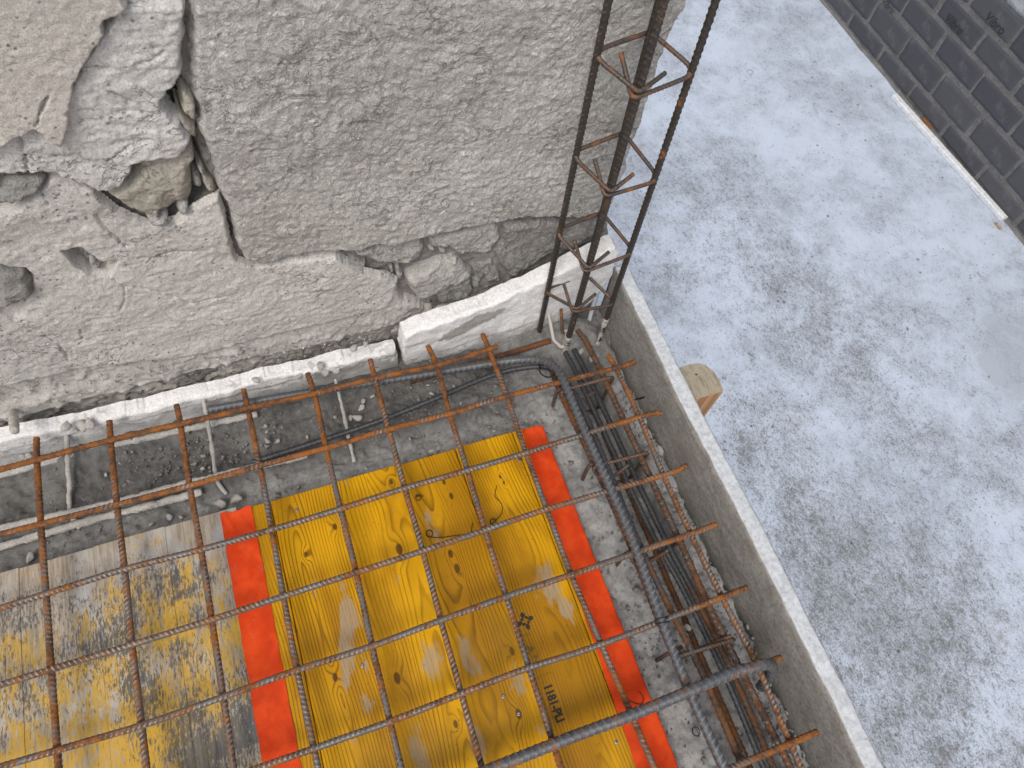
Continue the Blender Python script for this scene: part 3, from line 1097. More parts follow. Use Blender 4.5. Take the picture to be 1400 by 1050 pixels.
# stones that show in holes and along the foot of the block
ST = [('tan_stone', [(136, 262), (172, 246), (186, 234), (200, 222), (220, 216), (262, 222), (266, 250), (263, 280), (238, 292), (207, 302), (172, 292), (150, 276)], .099, .026),
      ('tan_stone', [(180, 222), (215, 216), (264, 206), (268, 222), (262, 238), (235, 236), (190, 230)], .106, .010),
      ('tan_stone', [(247, 119), (257, 125), (271, 142), (270, 166), (258, 163), (249, 150)], .092, .007),
      ('tan_stone', [(229, 111), (240, 108), (240, 126), (231, 130)], .102, .006),
      ('tan_stone', [(238, 146), (252, 160), (268, 175), (274, 192), (266, 195), (250, 178)], .100, .007),
      ('tan_stone', [(279, 249), (290, 252), (302, 268), (290, 271), (278, 262)], .100, .010),
      ('rubble_stone', [(272, 232), (281, 236), (286, 246), (276, 250), (270, 242)], .108, .008),
      ('rubble_stone', [(266, 246), (276, 254), (282, 268), (268, 270), (263, 258)], .112, .008),
      ('rubble_stone', [(206, 288), (214, 283), (220, 290), (216, 296), (208, 295)], .094, .008),
      ('rubble_stone', [(201, 299), (228, 292), (234, 298), (228, 303), (204, 306)], .093, .008),
      ('rubble_stone', [(243, 284), (254, 278), (259, 284), (252, 292), (245, 291)], .096, .008),
      ('grey_stone', [(-6, 236), (22, 233), (52, 233), (68, 238), (60, 256), (36, 268), (8, 272), (-6, 271)], .091, .014),
      ('grey_stone', [(-6, 359), (34, 368), (47, 381), (46, 398), (30, 412), (-6, 418)], .090, .016),
      ('rubble_stone', [(88, 346), (108, 342), (126, 358), (132, 372), (118, 372), (100, 360)], .118, .012),
      ('plaster_lower', [(84, 352), (96, 354), (120, 372), (122, 384), (108, 386), (90, 370)], .100, .010),
      ('rubble_stone', [(121, 362), (132, 364), (142, 372), (138, 375), (124, 370)], .104, .006),
      ('rubble_stone', [(478, 347), (520, 336), (577, 325), (583, 338), (577, 353), (560, 362), (522, 364), (496, 356)], .101, .014),
      ('rubble_stone', [(583, 330), (640, 315), (684, 308), (688, 328), (672, 351), (650, 352), (628, 352), (612, 342), (588, 341)], .102, .016),
      ('grey_stone', [(690, 311), (745, 303), (800, 303), (836, 305), (838, 330), (762, 352), (700, 386), (686, 372), (677, 350)], .104, .022),
      ('rubble_stone', [(553, 381), (600, 358), (626, 352), (648, 374), (640, 381), (602, 400), (571, 409), (558, 393)], .094, .016),
      ('grey_stone', [(646, 368), (672, 364), (675, 376), (664, 382), (650, 380)], .106, .010),
      ('grey_stone', [(647, 388), (656, 380), (661, 384), (658, 398), (648, 400)], .104, .008),
      ('grey_stone', [(662, 366), (676, 358), (688, 378), (690, 388), (672, 398), (664, 390)], .110, .010),
      ('grey_stone', [(596, 408), (645, 385), (652, 402), (640, 412), (600, 424)], .107, .012),
      ('rubble_stone', [(460, 350), (478, 358), (508, 366), (500, 374), (478, 368)], .103, .010),
      ('rubble_stone', [(541, 372), (549, 366), (553, 378), (546, 386)], .102, .006),
      ('rubble_stone', [(531, 366), (541, 367), (542, 378), (534, 378)], .104, .006),
      ('rubble_stone', [(586, 344), (596, 341), (598, 347), (588, 349)], .104, .005),
      ('rubble_stone', [(599, 341), (611, 342), (610, 348), (601, 348)], .102, .005),
      ('base_coat', [(401, 352), (425, 350), (427, 360), (405, 364)], .100, .008)]
for i, (mt, px, yf, ed) in enumerate(ST):
    wall_piece('stone', wpoly(px), yf, yf + .034, ed * .62, M[mt], 61 + i, .0020, r_stone, .002, 70, True)

# loose crumbs pressed into the base coat
for i in range(70):
    xx = rng.uniform(-.10, .52)
    zz = .028 - .02 * rng.random() + .02 * (xx < .12) + (.02 if xx < .0 else 0) - .05 * sstep(.2, .55, np.array([xx]))[0]
    if i % 5 == 0:
        zz -= .025
    sz = rng.uniform(.0018, .0048)
    V, F = rock_vf((xx, .099 - rng.random() * .002, zz), sz, 300 + i, (1, .8, 1))
    mk('crumb', V, F, M['chip'] if i % 3 else M['rubble_stone'], wall, origin=(xx, .1, zz))

# ------------------------------------------------------------------ polystyrene edge strips
def eps_strip(label, poly, yf, yb, seed, relief, wob=.0022):
    b = np.array(poly).min(0)
    poly = np.asarray(poly)
    res = .0022
    x0, z0 = poly.min(0) - .006
    x1, z1 = poly.max(0) + .006
    nx, nz = int((x1 - x0) / res) + 1, int((z1 - z0) / res) + 1
    gx, gz = np.meshgrid(np.linspace(x0, x1, nx), np.linspace(z0, z1, nz))
    p = np.c_[gx.ravel(), gz.ravel()]
    d = sdist(p, poly) + wob * fbm(p, 42, 3, seed, .5)
    s = np.clip(d / .004, 0, 1) ** .5
    n_ = len(p)
    y = yf + .0035 * (1 - s) - relief(p, seed) * s
    K = d > 0
    F = grid_faces(nx, nz, K)
    u = np.unique(F.ravel())
    rim = u[~K[u]]
    # shrink the rim to the outline: pull outside vertices back by their distance
    g = np.gradient(d.reshape(nz, nx))
    gxn, gzn = g[1].ravel() / res, g[0].ravel() / res
    q = p.copy()
    q[rim, 0] -= d[rim] * gxn[rim] * .9
    q[rim, 1] -= d[rim] * gzn[rim] * .9
    Vf = np.c_[q[:, 0], y, q[:, 1]]
    # boundary edges -> several rows of side faces so the cut top face has its own relief
    E = np.vstack([F[:, [0, 1]], F[:, [1, 2]], F[:, [2, 3]], F[:, [3, 0]]])
    key = np.sort(E, 1)
    kk = key[:, 0].astype(np.int64) * (nx * nz) + key[:, 1]
    uq, ix, cn = np.unique(kk, return_index=True, return_counts=True)
    BE = E[ix[cn == 1]]
    bv = np.unique(BE.ravel())
    rows = 9
    allV = [Vf]
    idm = {int(v): k for k, v in enumerate(bv)}
    bl = np.array([[idm[int(a)], idm[int(b_)]] for a, b_ in BE])
    prev = bv[bl]
    cnt = len(Vf)
    Fs = [F]
    cgr = np.c_[gxn[bv], gzn[bv]]
    cgr /= np.linalg.norm(cgr, axis=1)[:, None] + 1e-9
    for k in range(1, rows + 1):
        f = k / rows
        yy = y[bv] + (yb - y[bv]) * f
        pt = np.c_[q[bv, 0], yy, q[bv, 1]]
        off = (.0009 * fbm(pt, 150, 3, seed + 40) + .0014 * fbm(pt, 40, 2, seed + 41)) * min(1, k / 3)
        pt[:, 0] += cgr[:, 0] * off
        pt[:, 2] += cgr[:, 1] * off
        allV.append(pt)
        cur = cnt + bl
        Fs.append(np.c_[prev[:, 1], prev[:, 0], cur[:, 0], cur[:, 1]])
        prev = cur
        cnt += len(bv)
    V = np.vstack(allV)
    F = np.vstack(Fs)
    V, F, _ = compact(V, F)
    o = mk('polystyrene_strip', V, F, M['eps'], origin=(0, 0, 0))
    return tag(o, label, 'insulation strip', 'polystyrene strips along the wall foot')


def r_eps_left(p, s):
    return .004 * sstep(-.048, -.040, p[:, 1] + .003 * fbm(p, 14, 3, s)) + .0025 * fbm(p, 30, 4, s) - .002


def r_eps_right(p, s):
    return .0022 * fbm(p, 14, 3, s) + .0012 * fbm(p, 60, 3, s) + .003 * sstep(.0, .004, p[:, 1] - (-.075 + (p[:, 0] - .56) * .10))


eps_strip('long low white polystyrene strip lying along the wall foot at left', [(-.5, -.125), (.553, -.125), (.556, -.08), (.553, -.031), (.50, -.030), (.46, -.023), (.41, -.027), (.35, -.020), (.30, -.0245), (.22, -.020), (.16, -.025), (.1, -.020), (.05, -.022), (-.02, -.010), (-.5, .0)], .060, .0835, 71, r_eps_left)
eps_strip('wedge shaped white polystyrene piece rising to a torn end behind the column rebar', [(.565, -.125), (.566, -.03), (.568, .012), (.62, .022), (.70, .036), (.78, .062), (.86, .094), (.935, .122), (.948, .105), (.942, .085), (.951, .045), (.935, .005), (.917, -.028), (.902, -.045), (.905, -.075), (.892, -.125)], .060, .088, 81, r_eps_right, .0026)

# ------------------------------------------------------------------ edge formwork board
def edge_board():
    x0, x1, z0, z1 = .955, .981, -.24, .05
    y0, y1 = -1.5, .072
    ny = int((y1 - y0) / .006) + 1
    ys = np.linspace(y0, y1, ny)
    prof = []
    for z in np.linspace(z0, z1 - .003, 22):
        prof.append((x0, z, 0))
    for x in np.linspace(x0 + .003, x1 - .003, 9):
        prof.append((x, z1, 1))
    for z in np.linspace(z1 - .003, z0, 14):
        prof.append((x1, z, 0))
    prof = np.array(prof)
    m = len(prof)
    V = np.zeros((ny, m, 3))
    V[:, :, 0] = prof[None, :, 0]
    V[:, :, 1] = ys[:, None]
    V[:, :, 2] = prof[None, :, 1]
    q = V.reshape(-1, 3)
    top = np.tile(prof[:, 2], ny)
    q[:, 2] += top * (.0016 * fbm(q, 45, 4, 4) + .001 * fbm(q, 9, 2, 6))
    q[:, 0] += .0010 * fbm(q, 30, 3, 8) + .0016 * fbm(np.c_[q[:, 1] * 1, q[:, 2] * 0], 5, 2, 15)
    i = np.arange(ny * m).reshape(ny, m)
    j = np.roll(i, -1, 1)
    F = np.stack([i[:-1], i[1:], j[1:], j[:-1]], -1).reshape(-1, 4)
    caps = [tuple(i[0]), tuple(i[-1][::-1])]
    F = [tuple(f) for f in F] + caps
    o = mk('edge_board', q, F, M['edge_board'], origin=(.955, 0, -.24))
    tag(o, 'upright grey formwork board with cement crusted top edge beside the beam trough', 'formwork board')
    return o


edge_board()

# ------------------------------------------------------------------ deck panels
ZD = -.050
yp = thing('formwork_panel', 'glossy yellow formwork panel of knotty wooden planks between the two orange tapes', 'formwork panel', (.25, -.137, ZD), 'formwork panels of the deck')
wp = thing('formwork_panel', 'worn grey formwork panel with scraps of yellow paint and black mould', 'formwork panel', (-.25, -.129, ZD), 'formwork panels of the deck')
KN = []
for (px, py, kr) in [(546, 751, .0050), (617, 678, .0032), (607, 659, .0026), (535, 659, .0028), (616, 757, .0036), (625, 777, .0042), (684, 652, .0020), (689, 660, .0018), (711, 628, .0026), (543, 927, .0046), (709, 976, .0040), (623, 990, .0030), (458, 926, .0034), (458, 720, .0030), (700, 890, .0036), (835, 840, .003), (561, 562, .002), (418, 758, .0026)]:
    q = PZ(px, py, ZD)
    KN.append((q[0] - .25, q[1] + .137, kr))
WEAR = []
for (px, py, kr) in [(752, 800, .020), (770, 830, .012), (592, 903, .016), (640, 897, .014), (556, 556, .012), (535, 545, .010), (583, 708, .008), (503, 962, .008), (705, 925, .010), (497, 910, .006), (575, 1035, .016), (655, 1020, .012)]:
    q = PZ(px, py, ZD)
    WEAR.append((q[0] - .25, q[1] + .137, kr))
M['wood_y'] = m_wood_yellow(yp, KN)
M['wood_w'] = m_wood_worn(wp)


def planks(parent, xs, yf, mat, zs, gap=.0006, bev=.0009):
    for i in range(len(xs) - 1):
        a, b = xs[i] + gap, xs[i + 1] - gap
        dz = zs[i]
        yy = yf + random.uniform(-.0012, .0012)
        V, F = box_vf(a, b, -1.45, yy, ZD - .027, ZD + dz, bev)
        mk('plank', V, F, mat, parent, origin=((a + b) / 2, yy, ZD + dz), smooth=False)


planks(yp, [.2505, .300, .400, .500, .600, .700, .7495], -.137, M['wood_y'], [0, -.0004, .0003, -.0003, .0004, 0])
planks(wp, [-.2505, -.155, -.055, .045, .145, .2495], -.130, M['wood_w'], [0, .0003, -.0002, .0002, -.0001], .0001, .0004)
for (px, py, par) in [(406, 697, yp), (711, 629, yp), (709, 976, yp), (843, 1014, yp), (495, 910, yp), (688, 952, yp)]:
    q = PZ(px, py, ZD)
    V = []
    F = []
    for k in range(10):
        a = k / 10 * 6.283
        V += [(q[0] + .0030 * math.cos(a), q[1] + .0030 * math.sin(a), ZD + .0002), (q[0] + .0026 * math.cos(a), q[1] + .0026 * math.sin(a), ZD + .0010), (q[0] + .0010 * math.cos(a), q[1] + .0010 * math.sin(a), ZD + .0004)]
    for k in range(10):
        k2 = (k + 1) % 10
        for r_ in (0, 1):
            F.append((k * 3 + r_, k2 * 3 + r_, k2 * 3 + r_ + 1, k * 3 + r_ + 1))
    F.append(tuple(k * 3 + 2 for k in range(10)))
    mk('screw', V, F, M['screw'], par, origin=tuple(q))


def text_mesh(txt, size, mat, name, parent, pos, ang, shear=0, squash=1.0, basis=None):
    cu = bpy.data.curves.new(name, 'FONT')
    cu.body = txt
    cu.size = size
    cu.shear = shear
    cu.offset = .0006 if name == 'stamp_text' else .0002
    tmp = bpy.data.objects.new(name, cu)
    COL.objects.link(tmp)
    dg = bpy.context.evaluated_depsgraph_get()
    me0 = bpy.data.meshes.new_from_object(tmp.evaluated_get(dg))
    V = np.array([v.co[:] for v in me0.vertices])
    F = [tuple(p.vertices) for p in me0.polygons]
    bpy.data.objects.remove(tmp)
    V[:, 0] *= squash
    V[:, :2] -= (V[:, :2].min(0) + V[:, :2].max(0)) / 2
    if basis is None:
        ca, sa = math.cos(ang), math.sin(ang)
        V = np.c_[V[:, 0] * ca - V[:, 1] * sa, V[:, 0] * sa + V[:, 1] * ca, V[:, 2] * 0]
    else:
        V = V[:, :1] * np.array(basis[0]) + V[:, 1:2] * np.array(basis[1])
    V = V + np.array(pos)
    return mk(name, V, F, mat, parent, smooth=False)


ZI = ZD + .0012
q0 = PZ(748, 935, ZI)
q1 = PZ(768, 990, ZI)
d_ = q1 - q0
ang = math.atan2(d_[1], d_[0])
cen = (q0 + q1) / 2
text_mesh('1181-PLI', .017, M['ink'], 'stamp_text', yp, cen, ang, squash=.85)
# frame round the stamp
ca, sa = math.cos(ang), math.sin(ang)
V = []
F = []
for (u0, u1, v0, v1) in [(-.040, .040, .0130, .0134), (-.040, .040, -.0134, -.0130), (-.040, -.0396, -.013, .013), (.0396, .040, -.013, .013)]:
    b_ = len(V)
    for (u, v) in [(u0, v0), (u1, v0), (u1, v1), (u0, v1)]:
        V.append((cen[0] + u * ca - v * sa, cen[1] + u * sa + v * ca, ZI))
    F.append((b_, b_ + 1, b_ + 2, b_ + 3))
mk('stamp_frame', V, F, M['ink_faint'], yp, smooth=False)
# leaf rosette logo
lc = PZ(718, 849, ZI)
V = []
F = []


def leaf(cx, cy, a, l, w):
    b_ = len(V)
    pts = [(-l, 0), (-l * .45, w * .8), (l * .15, w), (l, 0), (l * .15, -w), (-l * .45, -w * .8)]
    for (u, v) in pts:
        V.append((cx + u * math.cos(a) - v * math.sin(a), cy + u * math.sin(a) + v * math.cos(a), ZI))
    F.append(tuple(range(b_, b_ + 6)))


for k in range(4):
    a = ang + k * math.pi / 2 + .1
    leaf(lc[0] + .0092 * math.cos(a), lc[1] + .0092 * math.sin(a), a, .0046, .0034)
    a += math.pi / 4
    leaf(lc[0] + .0052 * math.cos(a), lc[1] + .0052 * math.sin(a), a + math.pi / 2, .0032, .0022)
mk('stamp_logo', V, F, M['ink'], yp, smooth=False)
text_mesh('I', .012, M['ink_faint'], 'stamp_letter', yp, PZ(720, 868, ZI), ang)
text_mesh('A', .018, M['ink_faint'], 'stamp_letter', yp, PZ(725, 888, ZI), ang)
text_mesh('N', .016, M['ink_faint'], 'stamp_letter', yp, PZ(733, 902, ZI), ang)


# ------------------------------------------------------------------ tapes
def tape_sheet(label, left, right, y0, y1, seed, fold=0.0, wr=.0009):
    ny = int((y1 - y0) / .003)
    ys = np.linspace(y0, y1, ny)
    nu = 18
    us = np.linspace(0, 1, nu)
    rows = []
    for yv in ys:
        xl = np.interp(yv, [p[1] for p in left][::-1], [p[0] for p in left][::-1])
        xr = np.interp(yv, [p[1] for p in right][::-1], [p[0] for p in right][::-1])
        pr = [(xl + (xr - xl) * u, yv, ZD + .0016) for u in us]
        if fold:
            pr += [(xr + .0018, yv, ZD + .0008), (xr + .0022, yv, ZD - .006), (xr + .002, yv, ZD - .014), (xr + .0025, yv, ZD - fold)]
        rows.append(pr)
    V = np.array(rows)
    m = V.shape[1]
    V = V.reshape(-1, 3)
    w = np.clip(fbm(np.c_[V[:, 0] * 1.5, V[:, 1]], 28, 3, seed), -.2, 1) * wr + np.clip(fbm(np.c_[V[:, 0] * 2.5 + V[:, 1], V[:, 1] * .4], 50, 2, seed + 4, ridged=True) - .75, 0, 1) * wr * 2.5 * sstep(y1 - .16, y1 - .02, V[:, 1])
    V[:, 2] += np.clip(w, -.0004, None)
    e = sstep(y1 - .010, y1 + .001, V[:, 1])
    V[:, 1] += e * (.004 * fbm(np.c_[V[:, 0], V[:, 0]], 60, 3, seed + 2))
    V[:, 2] += e * (.0012 + .0022 * np.clip(fbm(V[:, :2], 40, 2, seed + 8), 0, 1))
    V[:, 0] += .0006 * fbm(np.c_[V[:, 1], V[:, 1] * 0], 60, 3, seed + 9)
    o = mk('orange_tape', V, grid_faces(m, ny), M['tape'], origin=(V[:, 0].mean(), V[:, 1].max(), ZD))
    return tag(o, label, 'tape', 'orange tapes over the panel edges')


tape_sheet('wrinkled orange-red tape covering the joint between the worn and the glossy panel', [(.226, -.138), (.2265, -.5), (.227, -1.4)], [(.2725, -.143), (.2735, -.5), (.275, -1.4)], -1.4, -.139, 3, wr=.0011)
tape_sheet('speckled orange-red tape wrapped over the outer edge of the yellow panel', [(.716, -.141), (.697, -.66), (.68, -1.4)], [(.7515, -.144), (.7515, -.6), (.7515, -1.4)], -1.4, -.141, 9, fold=.024, wr=.0005)

# ------------------------------------------------------------------ welded reinforcing mesh
mesh_t = thing('welded_mesh', 'square grid of rusty ribbed welded steel mesh laid over the yellow deck', 'steel mesh', (0, 0, -.006))
C = {0: [(48.6, 631), (54, 718.6), (61, 814), (68, 917), (76, 1027)], 1: [(150, 604), (158.6, 692), (169, 780), (179, 883), (192, 993)],
     2: [(246, 581.5), (258.6, 665.7), (274, 753), (288.6, 848.6), (304, 954)], 3: [(338.6, 560), (355, 638.6), (371, 725.7), (387, 816.5), (405.7, 917), (428.6, 1024)],
     4: [(430, 540), (445.7, 614), (465.7, 697), (487, 784), (508.6, 884), (533, 987)], 5: [(513, 518.6), (532, 588.6), (554, 668.6), (578.6, 754), (603, 848.6), (631, 948.6)],
     6: [(598, 501), (615.7, 567), (640, 644), (664, 725.7), (693, 816), (724, 913)], 7: [(670, 479), (694, 543), (720, 620), (748.6, 697), (782, 786), (823, 881)]}
C9 = [(844, 504), (876, 571), (908.6, 650), (946, 730), (988.6, 816), (1037, 910), (1078.6, 1007)]
node = {}
for c, l in C.items():
    for r_, (x, y) in enumerate(l):
        node[c, r_] = PZ(x, y, 0)
for r_, (x, y) in enumerate(C9):
    node[9, r_ + 1] = PZ(x, y, 0)
RB = .0042
tipx = [PZ(680, 476, 0), PZ(868, 496, 0), PZ(903, 566, 0), PZ(938, 638, 0), PZ(978, 718, 0), PZ(1020, 804, 0), PZ(1065, 898, 0), PZ(1118, 1000, 0)]


def rust_mesh(V):
    y, x = V[:, 1], V[:, 0]
    r = .46 + .42 * sstep(-.24, .0, y) + .30 * sstep(.80, .86, x) + .12 * sstep(.25, -.02, x)
    return np.clip(r + .12 * fbm(V, 12, 2, 4), 0, 1)


def rust_meshy(V):
    y, x = V[:, 1], V[:, 0]
    r = .52 + .36 * sstep(-.20, .03, y) + .12 * sstep(.3, .0, x)
    return np.clip(r + .18 * fbm(V, 14, 2, 8), 0, 1)


for r_ in range(9):
    pts = []
    for c in range(10):
        if (c, r_) in node:
            pts.append(node[c, r_][:2])
    if r_ < 8:
        pts.append(tipx[r_][:2])
    pts = [p for p in pts]
    if r_ >= 6:
        yv = -.1 * r_
        pts = [(0, yv + .002), (.3, yv - .001), (.6, yv + .001)] + [(.938 if r_ < 8 else .936, yv - .001)]
    pts = sorted(pts, key=lambda p: p[0])
    p0 = np.array(pts[0])
    sl_ = (np.array(pts[1]) - p0) / (pts[1][0] - p0[0])
    pts = [tuple(p0 + sl_ * (-.5 - p0[0]))] + [tuple(p) for p in pts]
    path = catmull([(p[0], p[1], RB + .0002) for p in pts], 8)
    bar('cross_bar', path, RB, M['steel_mesh'], mesh_t, rust_mesh, seed=r_, pitch=.0066, rib=.0008)
topy = {0: (48, 597), 1: (148, 574), 2: (240, 552), 3: (332, 531), 4: (420, 509), 5: (506, 490), 6: (585, 471), 7: (660, 455)}
for c in list(range(8)) + [8, 9]:
    if c == 8:
        pts = [(.812, -.075), (.808, -.2), (.806, -.4), (.803, -.6), (.800, -.8)]
        continue
    pts = [tuple(node[c, r_][:2]) for r_ in range(9) if (c, r_) in node]
    if c < 8:
        t_ = PZ(*topy[c], 0)
        pts = [tuple(t_[:2])] + pts
    else:
        pts = [tuple(PZ(832, 484, 0)[:2])] + pts
    e0, e1 = np.array(pts[-2]), np.array(pts[-1])
    sl_ = (e1 - e0) / (e1[1] - e0[1])
    pts.append(tuple(e1 + sl_ * (-1.05 - e1[1])))
    path = catmull([(p[0], p[1], -RB - .0002) for p in pts], 8)
    bar('long_bar', path, RB, M['steel_mesh'], mesh_t, rust_meshy, seed=20 + c, pitch=.0066, rib=.0008)

# ------------------------------------------------------------------ loose reinforcing bars
Z1 = -.035
p = [PZ(285, 560, Z1), PZ(430, 535, Z1), PZ(560, 515, Z1), PZ(640, 502, Z1), PZ(700, 493, -.026), PZ(735, 492, -.012), PZ(756, 500, .004), PZ(771, 522, .016), PZ(793, 575, .0175), PZ(857, 720, .0175), PZ(905, 850, .0175), PZ(940, 940, .0175), PZ(985, 1040, .0175)]
p.append(p[-1] + (p[-1] - p[-2]) / np.linalg.norm(p[-1] - p[-2]) * .25)
bar('bent_bar', catmull(p, 14), .0064, M['steel_blue'], None, .36, 'thick blue-grey bar bending from the wall foot to run over the mesh edge', 'reinforcing bar', 'bent corner bars', pitch=.0095, rib=.0009, ds=.0015, seg=12)
Z2 = -.060
p = [PZ(345, 632, -.075), PZ(440, 602, -.07), PZ(520, 575, Z2), PZ(600, 543, -.05), PZ(670, 514, -.045), PZ(715, 503, -.04), PZ(750, 503, -.034), PZ(772, 520, -.024), PZ(800, 566, -.016), PZ(864, 720, -.0150), PZ(910, 820, -.015), PZ(960, 920, -.015), PZ(1010, 1036, -.015)]
p.append(p[-1] + (p[-1] - p[-2]) / np.linalg.norm(p[-1] - p[-2]) * .25)
bar('bent_bar', catmull(p, 14), .0045, M['steel_black'], None, lambda V: np.clip(.2 + .75 * sstep(-.3, -.5, V[:, 1]), 0, 1), 'thinner dark bar curving from the trough and running under the mesh', 'reinforcing bar', 'bent corner bars', pitch=.009, rib=.0010, ds=.0015)
# thick bar with a down-turned hook, over everything
zu = .0345
p = [np.array([-.1, -.602, .0335]), PZ(700, 1040, .018), PZ(860, 979, .026), PZ(940, 946, zu), PZ(1000, 920, zu), PZ(1028, 913, zu)]
e = p[-1]
p += [e + np.array([.022, -.002, -.004]), e + np.array([.038, -.010, -.022]), e + np.array([.040, -.020, -.050]), e + np.array([.036, -.030, -.085])]
p[0] = np.array([-.1, p[1][1] - .004, .018])
bar('hooked_bar', catmull(p, 14), .0072, M['steel_blue'], None, .48, 'thick steel bar crossing the mesh in front with its end hooked down beside the board', 'reinforcing bar', pitch=.010, rib=.0008, ds=.0015, seg=12)
# two dark bars down in the beam trough
for k, (pp, zz) in enumerate([(((795, 525), (887, 720), (935, 808), (994, 930), (1040, 1040)), -.062), (((807, 521), (901, 720), (949, 812), (1006, 930), (1053, 1040)), -.066)]):
    q = [PZ(x, y, zz) for x, y in pp]
    q = [q[0] + np.array([-.004, .07, .0])] + q
    q.append(q[-1] + (q[-1] - q[-2]))
    bar('trough_bar', catmull(q, 10), (.0042, .0048)[k], M['steel_black'], None, (.30, lambda V: np.clip(.25 + .6 * sstep(-.42, -.52, V[:, 1]), 0, 1))[k], ('dark ribbed bar in the beam trough, left of a touching pair', 'dark ribbed bar in the beam trough, right of a touching pair')[k], 'reinforcing bar', 'dark bars in the beam trough', pitch=.009, rib=.0008, ds=.0016, lon=.1)
# rusty bar at the foot of the wedge
q = [PZ(560, 522, -.088), PZ(640, 499, -.08), PZ(700, 482, -.075), PZ(752, 466, -.07)]
bar('rusty_bar', catmull(q, 10), .0050, M['steel_rusty'], None, .85, 'rusty bar lying at the foot of the polystyrene wedge, ending at the corner', 'reinforcing bar')
# cement-coated bars half buried along the wall
for (pp, zz, rr_, lb) in [(((-60, 666), (0, 650), (80, 628), (150, 610), (250, 588), (352, 566)), -.090, .0052, 'cement coated bar half buried nearest the polystyrene strip'),
                          (((-60, 734), (20, 718), (100, 700), (180, 681), (260, 660), (420, 622)), -.074, .0056, 'cement coated ribbed bar directly under the second mesh wire'),
                          (((-60, 768), (0, 748), (70, 727), (140, 707), (210, 690), (276, 672)), -.094, .0060, 'cement coated bar half buried closest to the worn deck panel')]:
    q = [PZ(x, y, zz) for x, y in pp]
    V, F, A = tube_vf(catmull(q, 8), rr_, ds=.0018, rib=.0006, lump=.0016, seed=int(rr_ * 1e5))
    o = mk('crusted_bar', V, F, M['crust'], None, attrs={'rib': A, 'rust': A * 0})
    tag(o, lb, 'reinforcing bar', 'cement coated bars in the trough')

# beam cage in the right-hand trough
cage = thing('beam_cage', 'rusty beam cage of long bars and stirrups lying in the trough beside the board', 'rebar cage', (.845, -.1, -.18))
q = [PZ(752, 500, -.034), PZ(768, 540, -.034), PZ(851, 720, -.034), PZ(905, 858, -.034), PZ(985, 1045, -.034)]
q.append(q[-1] + (q[-1] - q[-2]))
bar('cage_bar', catmull(q, 10), .0048, M['steel_rusty'], cage, .75, pitch=.009, rib=.0009, ds=.0016)
q = [PZ(790, 452, -.03), PZ(813, 490, -.022), PZ(920, 720, -.022), PZ(970, 830, -.022), PZ(1025, 940, -.022), PZ(1081, 1050, -.022)]
q.append(q[-1] + (q[-1] - q[-2]))
bar('cage_bar', catmull(q, 10), .0050, M['steel_rusty'], cage, .62, pitch=.009, rib=.0009, ds=.0016)
for xx in (.806, .882):
    bar('cage_bar', [(xx, .0, -.138), (xx, -.5, -.141), (xx, -1.1, -.141)], .0045, M['steel_rusty'], cage, .8, pitch=.009, rib=.0009, ds=.002)
for (px, py, sk) in [(828, 517, .0), (876, 618, -.004), (926, 738, .003), (984, 875, -.006)]:
    a_ = PZ(px, py, -.012)
    yv = a_[1]
    xl, xr, zt, zb = .7935, .8945, -.0135, -.148
    pts = [(xl + .012, yv - .012, zt - .022), (xl, yv, zt), (xr, yv + sk, zt), (xr, yv + sk + .004, zb), (xl, yv + .004, zb), (xl, yv + .008, zt - .004), (xl + .03, yv + .010, zt - .03)]
    bar('stirrup', fillet(pts, .011, 7), .0030, M['steel_rusty'], cage, .55, pitch=.005, rib=.0004, ds=.0014, seg=8)
# stirrup tails and old ties that stick up between the bars
for (a, b, zz) in [((797, 546), (812, 536), -.05), ((838, 652), (860, 635), -.05), ((885, 770), (914, 752), -.045), ((935, 897), (1000, 869), -.012)]:
    bar('stirrup_tail', [PZ(*a, zz - .02), PZ(*b, zz)], .0029, M['steel_rusty'], cage, .5, pitch=.005, rib=.0004, ds=.0014, seg=8)

# ------------------------------------------------------------------ column cage
colc = thing('column_cage', 'upright dark column cage of four tall bars with square stirrups at the wall corner', 'rebar cage', (.87, .025, -.12))
bot = {'L': PZ(735, 463, -.10), 'F': PZ(768, 494, -.112), 'R': PZ(815, 476, -.10)}
top = {'L': PZ(832, 0, .575), 'F': PZ(908, 0, .59), 'R': PZ(979, 0, .575)}
bot['B'] = bot['L'] + bot['R'] - bot['F']
top['B'] = PZ(902, 0, .56)
bot['B'][2] = -.10
for k in bot:
    d_ = (top[k] - bot[k])
    q = [bot[k], bot[k] + d_ * .5 + np.array([.0006, .0006, 0]), bot[k] + d_ * 1.0, bot[k] + d_ * 1.9]
    rr_ = {'L': .0044, 'F': .0052, 'R': .0044, 'B': .0048}[k]
    o = bar('vertical_bar', catmull(q, 12), rr_, M['steel_dark'], colc, .45, pitch=.0085, rib=.0009, ds=.0016, seed={'L': 1, 'F': 2, 'R': 3, 'B': 4}[k])


def at_z(k, z):
    t_ = (z - bot[k][2]) / (top[k][2] - bot[k][2])
    return bot[k] + (top[k] - bot[k]) * t_


